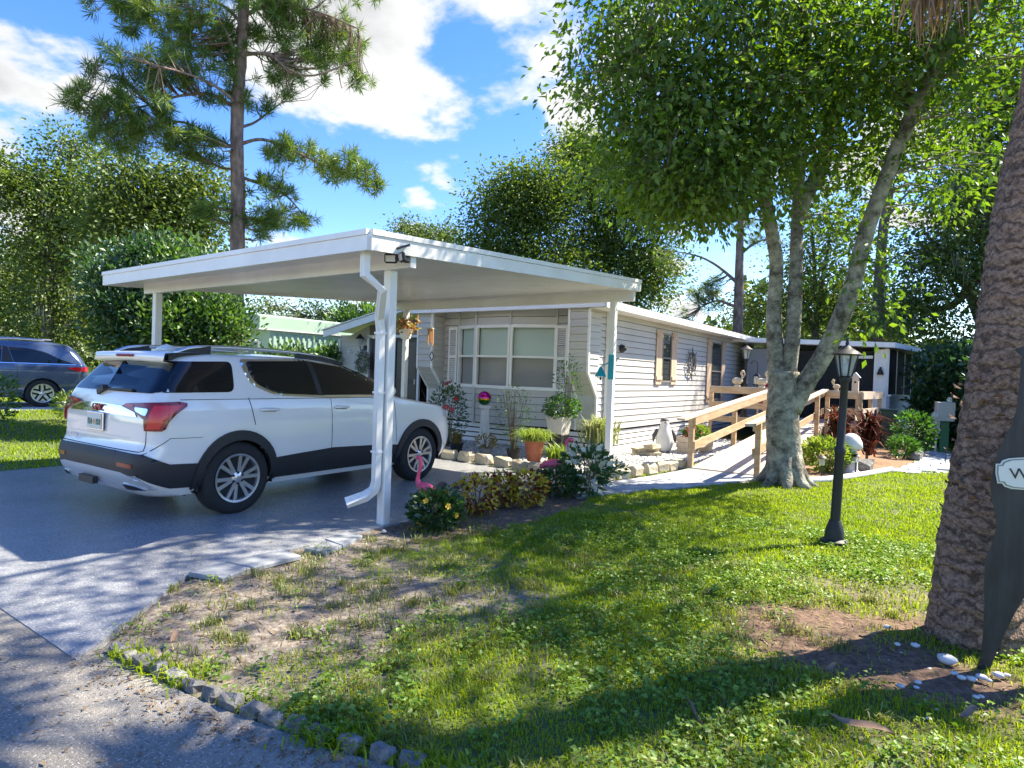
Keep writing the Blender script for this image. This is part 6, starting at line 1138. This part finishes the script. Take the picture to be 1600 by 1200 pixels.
lf_vib = leafmat('leaf_viburnum', [(.025, .075, .015), (.05, .12, .02), (.1, .19, .03), (.17, .25, .05)], gloss=.1)
hb_ = lambda px, py, d, rx, rz_, k: (A(px, py, d), (px_r(rx, d), px_r(rx, d), px_r(rz_, d)), k)
g0 = A(215, 560, 15.5); g0[2] = .2; bush('viburnum_shrub', 'tall dense shrub behind the carport post, darker and nearer the minivan', g0, [hb_(190, 500, 15.5, 40, 50, .3), (A(205, 440, 15.5), (.9, .9, .8), .3), hb_(230, 470, 15, 50, 75, .4), hb_(250, 410, 15.4, 40, 35, .25)], lf_deep, 9000, .12, .06, 'tall shrubs beside the carport')
g0 = A(320, 560, 14.8); g0[2] = .15; bush('viburnum_shrub', 'tall sunlit shrub under the carport beam beside the green house', g0, [hb_(310, 490, 14.8, 55, 60, .4), hb_(345, 510, 14.5, 40, 40, .3), hb_(285, 440, 15, 50, 60, .4), hb_(265, 520, 14.5, 40, 45, .3)], lf_vib, 9500, .12, .06, 'tall shrubs beside the carport')
g0 = A(470, 580, 20); g0[2] = .2; bush('croton_hedge', 'low yellow green hedge in front of the green house', g0, [hb_(420, 572, 20, 20, 12, .3), hb_(460, 568, 20, 28, 14, .4), hb_(505, 572, 20, 24, 15, .4), hb_(520, 565, 19, 16, 16, .2)], lf_vib, 4200, .14, .08, cat='hedge')
g0 = A(555, 560, 30); g0[2] = .1; bush('distant_shrub', 'leafy treetop between green house and entry roof', g0, [hb_(545, 500, 30, 16, 12, .5), hb_(580, 495, 30, 14, 8, .4)], lf_vib, 1500, .22, .12)
g0 = A(1470, 700, 21.5); g0[2] = 0; bush('hedge', 'tall dark hedge behind the meter box', g0, [hb_(1478, 625, 21.5, 32, 60, .4), hb_(1490, 630, 21, 40, 70, .4), hb_(1530, 620, 21, 40, 70, .4), hb_(1486, 580, 22, 36, 24, .3), hb_(1580, 620, 20, 50, 80, .4), hb_(1462, 640, 25, 26, 60, .2)], lf_deep, 9000, .16, .09, cat='hedge')
g0 = A(1640, 720, 19); g0[2] = 0; bush('hedge', 'dark hedge going on past the palm trunk', g0, [hb_(1640, 630, 19, 70, 75, .6), hb_(1720, 640, 18, 70, 85, .6)], lf_deep, 5000, .16, .09, cat='hedge')
vs_ = G(78, 648, .3); plant('driveway_tuft', 'small feathery green tuft before the minivan wheel', (vs_[0]+1.0, vs_[1], .3), lf_lime, 500, .3, .55, .12, .03)
vq = A(2, 612, 15); plant('lawn_shrub', 'pale green leaves of a shrub at the edge of the view', (vq[0]-.25, vq[1], .2), lf_vib, 700, .35, 1.1, .09, .05)
# far woods closing the horizon
P = []
for az in np.arange(-95, 75, .28):
    d_ = rng.uniform(48, 75); h_ = rng.uniform(4, 9.5)*(.75+.4*math.sin(az*.21)); x, y = d_*math.sin(R(az-18)), d_*math.cos(R(az-18)); n_ = 90; q = rng.normal(size=(n_, 3))*np.array([1.3, 1.3, 0]); q[:, 2] = rng.uniform(.2, h_, n_); q[:, :2] *= (1.15-q[:, 2:3]/h_); P.append(q+np.array([x, y, 0]))
P = np.concatenate(P); tag(link('far_woods', leaf_mesh('far_woods', P, rng.normal(size=P.shape), .95, .6, leafmat('leaf_far', [(.04, .07, .02), (.08, .12, .03), (.13, .16, .04)], trans=.4))), 'distant mixed woods along the horizon', kind='stuff')
# ------------------------------------------------------------------ palm
pc = [np.array([.17, 5.02, -.1]), np.array([.175, 5.02, .25])]+[A(px, py, 5.06) for px, py in ((1527, 880), (1540, 760), (1556, 620), (1582, 480), (1609, 330), (1637, 180), (1663, 30), (1684, -100), (1704, -230), (1722, -380), (1736, -560), (1746, -760))]
sp = smooth_path(pc, 26); n = len(sp); m_palm = mat('palm_bark', (.12, .07, .047), (.42, .27, .19), scale=16, rough=.95, bump=1.0, bscale=30, stretch=(2.2, 2.2, 2.6), detail=14, nr=.78, ramp=(.4, .6))
t = m_palm.node_tree; b = t.nodes['Principled BSDF']; src = b.inputs['Base Color'].links[0].from_socket; wv = t.nodes.new('ShaderNodeTexWave'); wv.bands_direction = 'Z'; wv.inputs['Scale'].default_value = 3.6; wv.inputs['Distortion'].default_value = 9; wv.inputs['Detail'].default_value = 5; wv.inputs['Detail Scale'].default_value = 3.0; t.links.new(t.nodes['Texture Coordinate'].outputs['Object'], wv.inputs['Vector']); mr = t.nodes.new('ShaderNodeMapRange'); t.links.new(wv.outputs['Fac'], mr.inputs[0]); mr.inputs[1].default_value = .05; mr.inputs[2].default_value = .4; mr.inputs[3].default_value = .45; mr.inputs[4].default_value = 1.0; h = t.nodes.new('ShaderNodeHueSaturation'); t.links.new(src, h.inputs['Color']); t.links.new(mr.outputs[0], h.inputs['Value']); t.links.new(h.outputs[0], b.inputs['Base Color']); ad = t.nodes.new('ShaderNodeBump'); ad.inputs['Strength'].default_value = .3; ad.inputs['Distance'].default_value = .03; t.links.new(wv.outputs['Fac'], ad.inputs['Height']); old = b.inputs['Normal'].links[0].from_node; t.links.new(old.outputs[0], ad.inputs['Normal']); t.links.new(ad.outputs[0], b.inputs['Normal'])
palm = thing('palm_tree', 'thick ringed palm trunk leaning at the lawn edge', 'tree', (.17, 5.02, 0)); V = []; ns = 56; pb = np.array([.17, 5.02, 0])
th_ = np.arange(ns)*2*np.pi/ns
for i, p in enumerate(sp):
    z = p[2]; r_ = .172+.09*math.exp(-max(0, z)/.5)+.012*math.sin(z*3); ring = .011*((z*8.5+.3*math.sin(z*5)) % 1.0)
    nzv = vnoise(np.stack([th_*6.2, np.full(ns, z*16)], 1), 1.0, 5)*.016+vnoise(np.stack([th_*17, np.full(ns, z*5)], 1), 1.0, 6)*.014
    rr = r_-ring+nzv*(1.1 if z < 1.2 else .55); V.append(np.stack([p[0]-pb[0]+rr*np.cos(th_), p[1]-pb[1]+rr*np.sin(th_), np.full(ns, p[2])+.02*np.sin(th_*3+z*4)], 1))
V = np.concatenate(V); ii = np.arange(n*ns).reshape(n, ns); Fc = np.stack([ii[:-1], np.roll(ii, -1, 1)[:-1], np.roll(ii, -1, 1)[1:], ii[1:]], -1).reshape(-1, 4); link('trunk', fast_mesh('trunk', V, Fc, m_palm, True), palm)
nst = 90; zi = rng.integers(20, 110, nst); tt = rng.uniform(0, 6.28, nst); P = np.array([sp[i] for i in zi])-pb+np.stack([np.cos(tt), np.sin(tt), np.zeros(nst)], 1)*.188; D = np.stack([np.cos(tt)*.8, np.sin(tt)*.8, np.full(nst, .6)], 1); tag(link('boot_stub', leaf_mesh('boot_stub', P, D, rng.uniform(.03, .07, nst), .06, m_palm, nrm=np.stack([np.cos(tt), np.sin(tt), np.full(nst, -.3)], 1)), palm), kind='stuff')
ptop = sp[-1]-pb; lf_palm = leafmat('leaf_palm', [(.04, .09, .02), (.07, .13, .03), (.1, .16, .04)], trans=.35); lf_pdry = leafmat('leaf_palm_dry', [(.2, .12, .06), (.3, .2, .1), (.14, .08, .045)], trans=.25, tint=(1.2, 1, .7))
for k in range(30):
    az = k*2.4; dead = k % 6 == 0; el = R(-62) if dead else R(rng.uniform(-15, 65)); dl = np.array([math.cos(az)*math.cos(el), math.sin(az)*math.cos(el), math.sin(el)]); st_ = 1.0 if not dead else .9; c_ = ptop+np.array([0, 0, -.2 if dead else .1])
    e_ = c_+dl*st_; MB().tube([c_, c_+dl*st_*.5, e_], [.025, .018, .012], 6).build('frond_stem', MATS['twig'] if dead else lf_palm, palm); nL = 46; u_ = unit(np.cross(dl, [0, 0, 1])); w__ = np.cross(u_, dl); an = np.linspace(-2.2, 2.2, nL); D = dl*np.cos(an)[:, None]+u_*np.sin(an)[:, None]+w__*.15
    if dead: D = D*.5+np.array([0, 0, -1.0])+rng.normal(size=(nL, 3))*.1
    link('frond', leaf_mesh('frond', np.repeat(e_[None], nL, 0), D, rng.uniform(.65, .95, nL)*(1 if not dead else 1.15), .05, lf_pdry if dead else lf_palm, fold=.2, broad=.4), palm)
sk0 = A(1466, -50, 4.75)-pb   # dry fronds hanging from the crown towards the lawn
nL = 110; P = sk0+rng.normal(size=(nL, 3))*np.array([.1, .06, .04]); link('frond', leaf_mesh('frond', P, np.array([0, 0, -1.0])+rng.normal(size=(nL, 3))*.13, rng.uniform(.2, .5, nL), .018, lf_pdry), palm); MB().tube(smooth_path([ptop, (ptop+sk0)/2+(0, 0, .5), sk0+(0, 0, .3), sk0], 4), .014, 6).build('frond_stem', MATS['twig'], palm)
# ------------------------------------------------------------------ grass and weeds
HOUSEBOX = [(-10.5, 10.9), (-5.85, 10.9), (-5.85, 25), (-10.5, 25)]
def blocked(P): return hard(P) | poly_in(P, GRAVEL) | poly_in(P, MULCH) | poly_in(P, NDRIVE) | poly_in(P, HOUSEBOX)
def zat(P): return rise(P)+(fbm(P, 2.2, 9)-.5)*.05*(np.abs(P[:, 0]) < 13)-.012*bare(P)-.006
def in_view(P, m_=60):
    d = np.stack([P[:, 0], P[:, 1], np.full(len(P), -CH)], 1); z = d @ CF; x = 800+F*(d @ CR)/np.maximum(z, .01); y = 600-F*(d @ CU)/np.maximum(z, .01); return (z > .3) & (x > -m_*3) & (x < 1600+m_*3) & (y < 1200+m_*4)
gp = []; gd = []
for x0, x1, y0, y1, dens in ((-5, 3, 1.2, 5.2, 5600), (-5, 3.5, 5.2, 9, 3600), (-5, 5, 9, 14, 1800), (-4, 6, 14, 24, 550), (-24, -10.5, 1.5, 9, 420), (-40, -24, 1.5, 25, 40), (-24, -10.5, 9, 16, 120)):
    n = int((x1-x0)*(y1-y0)*dens); P = np.stack([rng.uniform(x0, x1, n), rng.uniform(y0, y1, n)], 1); P = P[in_view(P)]
    P = P[~blocked(P)]; b_ = bare(P); tn = fbm(P, 1.7, 21); keep = rng.uniform(size=len(P)) < (1-b_*.985)*np.clip(.35+tn*1.1, .2, 1); gp.append(P[keep]); gd.append(np.full(keep.sum(), dens))
P = np.concatenate(gp); dd = np.concatenate(gd); n = len(P); hn = fbm(P, 2.6, 31); L = (.028+.048*hn*rng.uniform(.5, 1.3, n)); L *= np.where(dd < 600, 1.25, 1.0); wd = np.where(dd > 5000, .0055, np.where(dd > 2000, .007, np.where(dd > 1000, .009, np.where(dd > 300, .014, .03))))
lf_grass = leafmat('grass_blade', [(.14, .22, .008), (.2, .3, .01), (.26, .36, .014), (.32, .39, .018), (.18, .27, .01), (.36, .33, .07)], trans=.5, gloss=.02, tint=(1.35, 1.35, .4))
tag(link('grass', blade_mesh('grass', np.concatenate([P, zat(P)[:, None]], 1), L, wd, rng.uniform(.15, .95, n), lf_grass, .45, tone=np.clip(fbm(P, .8, 51)*1.5-.25+rng.normal(size=n)*.12, 0, 1))), 'green lawn grass', kind='stuff'); NG = n
# taller tufts on thin ground
n = 230; C_ = np.stack([rng.uniform(-4.6, -.2, n), rng.uniform(1.7, 5.6, n)], 1); C_ = C_[~blocked(C_) & in_view(C_)]; k = 46; P = np.repeat(C_, k, 0)+rng.normal(size=(len(C_)*k, 2))*np.repeat(rng.uniform(.02, .085, len(C_)), k)[:, None]; P = P[~blocked(P)]
tag(link('grass_tufts', blade_mesh('grass_tufts', np.concatenate([P, zat(P)[:, None]], 1), rng.uniform(.04, .105, len(P)), .006, rng.uniform(.3, 1.0, len(P)), leafmat('tuft_blade', [(.1, .16, .025), (.16, .22, .035), (.28, .25, .08), (.09, .14, .02)], trans=.4, tint=(1.3, 1.3, .5)), .5)), 'taller grass tufts on the sandy soil', kind='stuff')
# broad leaved weeds
n = 13000; C_ = np.stack([rng.uniform(-4.4, 2.2, n), rng.uniform(1.7, 7.5, n)], 1); C_ = C_[~blocked(C_) & in_view(C_)]; C_ = C_[rng.uniform(size=len(C_)) < np.clip((fbm(C_, .9, 41)-.38)*4, 0.02, 1)*(1-.97*bare(C_))]; k = 9; nn = len(C_)*k; P2 = np.repeat(C_, k, 0)+rng.normal(size=(nn, 2))*.035
P = np.concatenate([P2, (zat(P2)+rng.uniform(.015, .07, nn))[:, None]], 1); a_ = rng.uniform(0, 6.28, nn); D = np.stack([np.cos(a_), np.sin(a_), rng.uniform(-.1, .4, nn)], 1); sz = rng.uniform(.014, .04, nn)
tag(link('weeds', leaf_mesh('weeds', P, D, sz, sz*.75, leafmat('weed_leaf', [(.1, .2, .018), (.15, .26, .024), (.21, .32, .03)], trans=.35), nrm=rng.normal(size=(nn, 3))*.35+np.array([0, 0, 1.0]), broad=.5)), 'low broad leaved weeds in the lawn', kind='stuff')
# twigs, straw and mulch flecks on bare soil
n = 6000; C_ = np.stack([rng.uniform(-4.6, .7, n), rng.uniform(1.7, 7.5, n)], 1); C_ = C_[~blocked(C_)]; C_ = C_[rng.uniform(size=len(C_)) < bare(C_)+.03]; nn = len(C_); a_ = rng.uniform(0, 6.28, nn); P = np.concatenate([C_, (zat(C_)+.012)[:, None]], 1)
tag(link('straw_litter', leaf_mesh('straw_litter', P, np.stack([np.cos(a_), np.sin(a_), rng.normal(size=nn)*.1], 1), rng.uniform(.03, .13, nn), rng.uniform(.003, .012, nn), leafmat('litter', [(.2, .13, .07), (.3, .22, .13), (.12, .075, .045), (.36, .28, .18)], trans=.05), nrm=np.tile([0, 0, 1.0], (nn, 1)), fold=.1)), 'dry straw and leaf litter on bare soil', kind='stuff')
C_ = np.stack([rng.uniform(-4.6, .6, 900), rng.uniform(1.8, 7.4, 900)], 1); C_ = C_[~blocked(C_)]; C_ = C_[rng.uniform(size=len(C_)) < bare(C_)*.9]; pebbles('shell_grit', C_, zat(C_), .004, .016, m_peb, 'pale shell grit scattered on bare soil')
# weeds rooted between the cobbles, sand and leaves washed along the road edge
kk = np.array(KERB[:9]); tt = rng.uniform(0, 7.99, 1500); i = tt.astype(int); P2 = kk[i]+(kk[i+1]-kk[i])*(tt-i)[:, None]+np.array([.02, .05])+rng.normal(size=(1500, 2))*.05; P2 = P2[fbm(P2, 3.0, 61) > .5]
tag(link('kerb_weeds', blade_mesh('kerb_weeds', np.concatenate([P2, np.full((len(P2), 1), -.01)], 1), rng.uniform(.04, .12, len(P2)), .008, rng.uniform(.3, 1.0, len(P2)), lf_grass, .5)), 'weeds sprouting between the cobbles', kind='stuff')
C1 = np.stack([rng.uniform(-6.5, -1.0, 260), 1.3-np.abs(rng.normal(size=260))*.35], 1); i = rng.uniform(0, 7.99, 420); j = i.astype(int); C2 = kk[j]+(kk[j+1]-kk[j])*(i-j)[:, None]+np.array([-.03, -.07])-np.abs(rng.normal(size=(420, 2)))*np.array([.05, .09]); C3 = np.stack([rng.uniform(-10, -4.6, 90), rng.uniform(1.6, 4.2, 90)], 1)
C_ = np.concatenate([C1, C2, C3]); nn = len(C_); a_ = rng.uniform(0, 6.28, nn); zz_ = np.where(poly_in(C_, DRIVE), .012, .006); P = np.concatenate([C_, zz_[:, None]], 1)
tag(link('road_litter', leaf_mesh('road_litter', P, np.stack([np.cos(a_), np.sin(a_), rng.uniform(0, .25, nn)], 1), rng.uniform(.012, .045, nn), rng.uniform(.006, .018, nn), MATS['litter'], nrm=np.tile([0, 0, 1.0], (nn, 1)), fold=.2)), 'dry leaf litter on road and driveway', kind='stuff')
print('grass blades', NG)
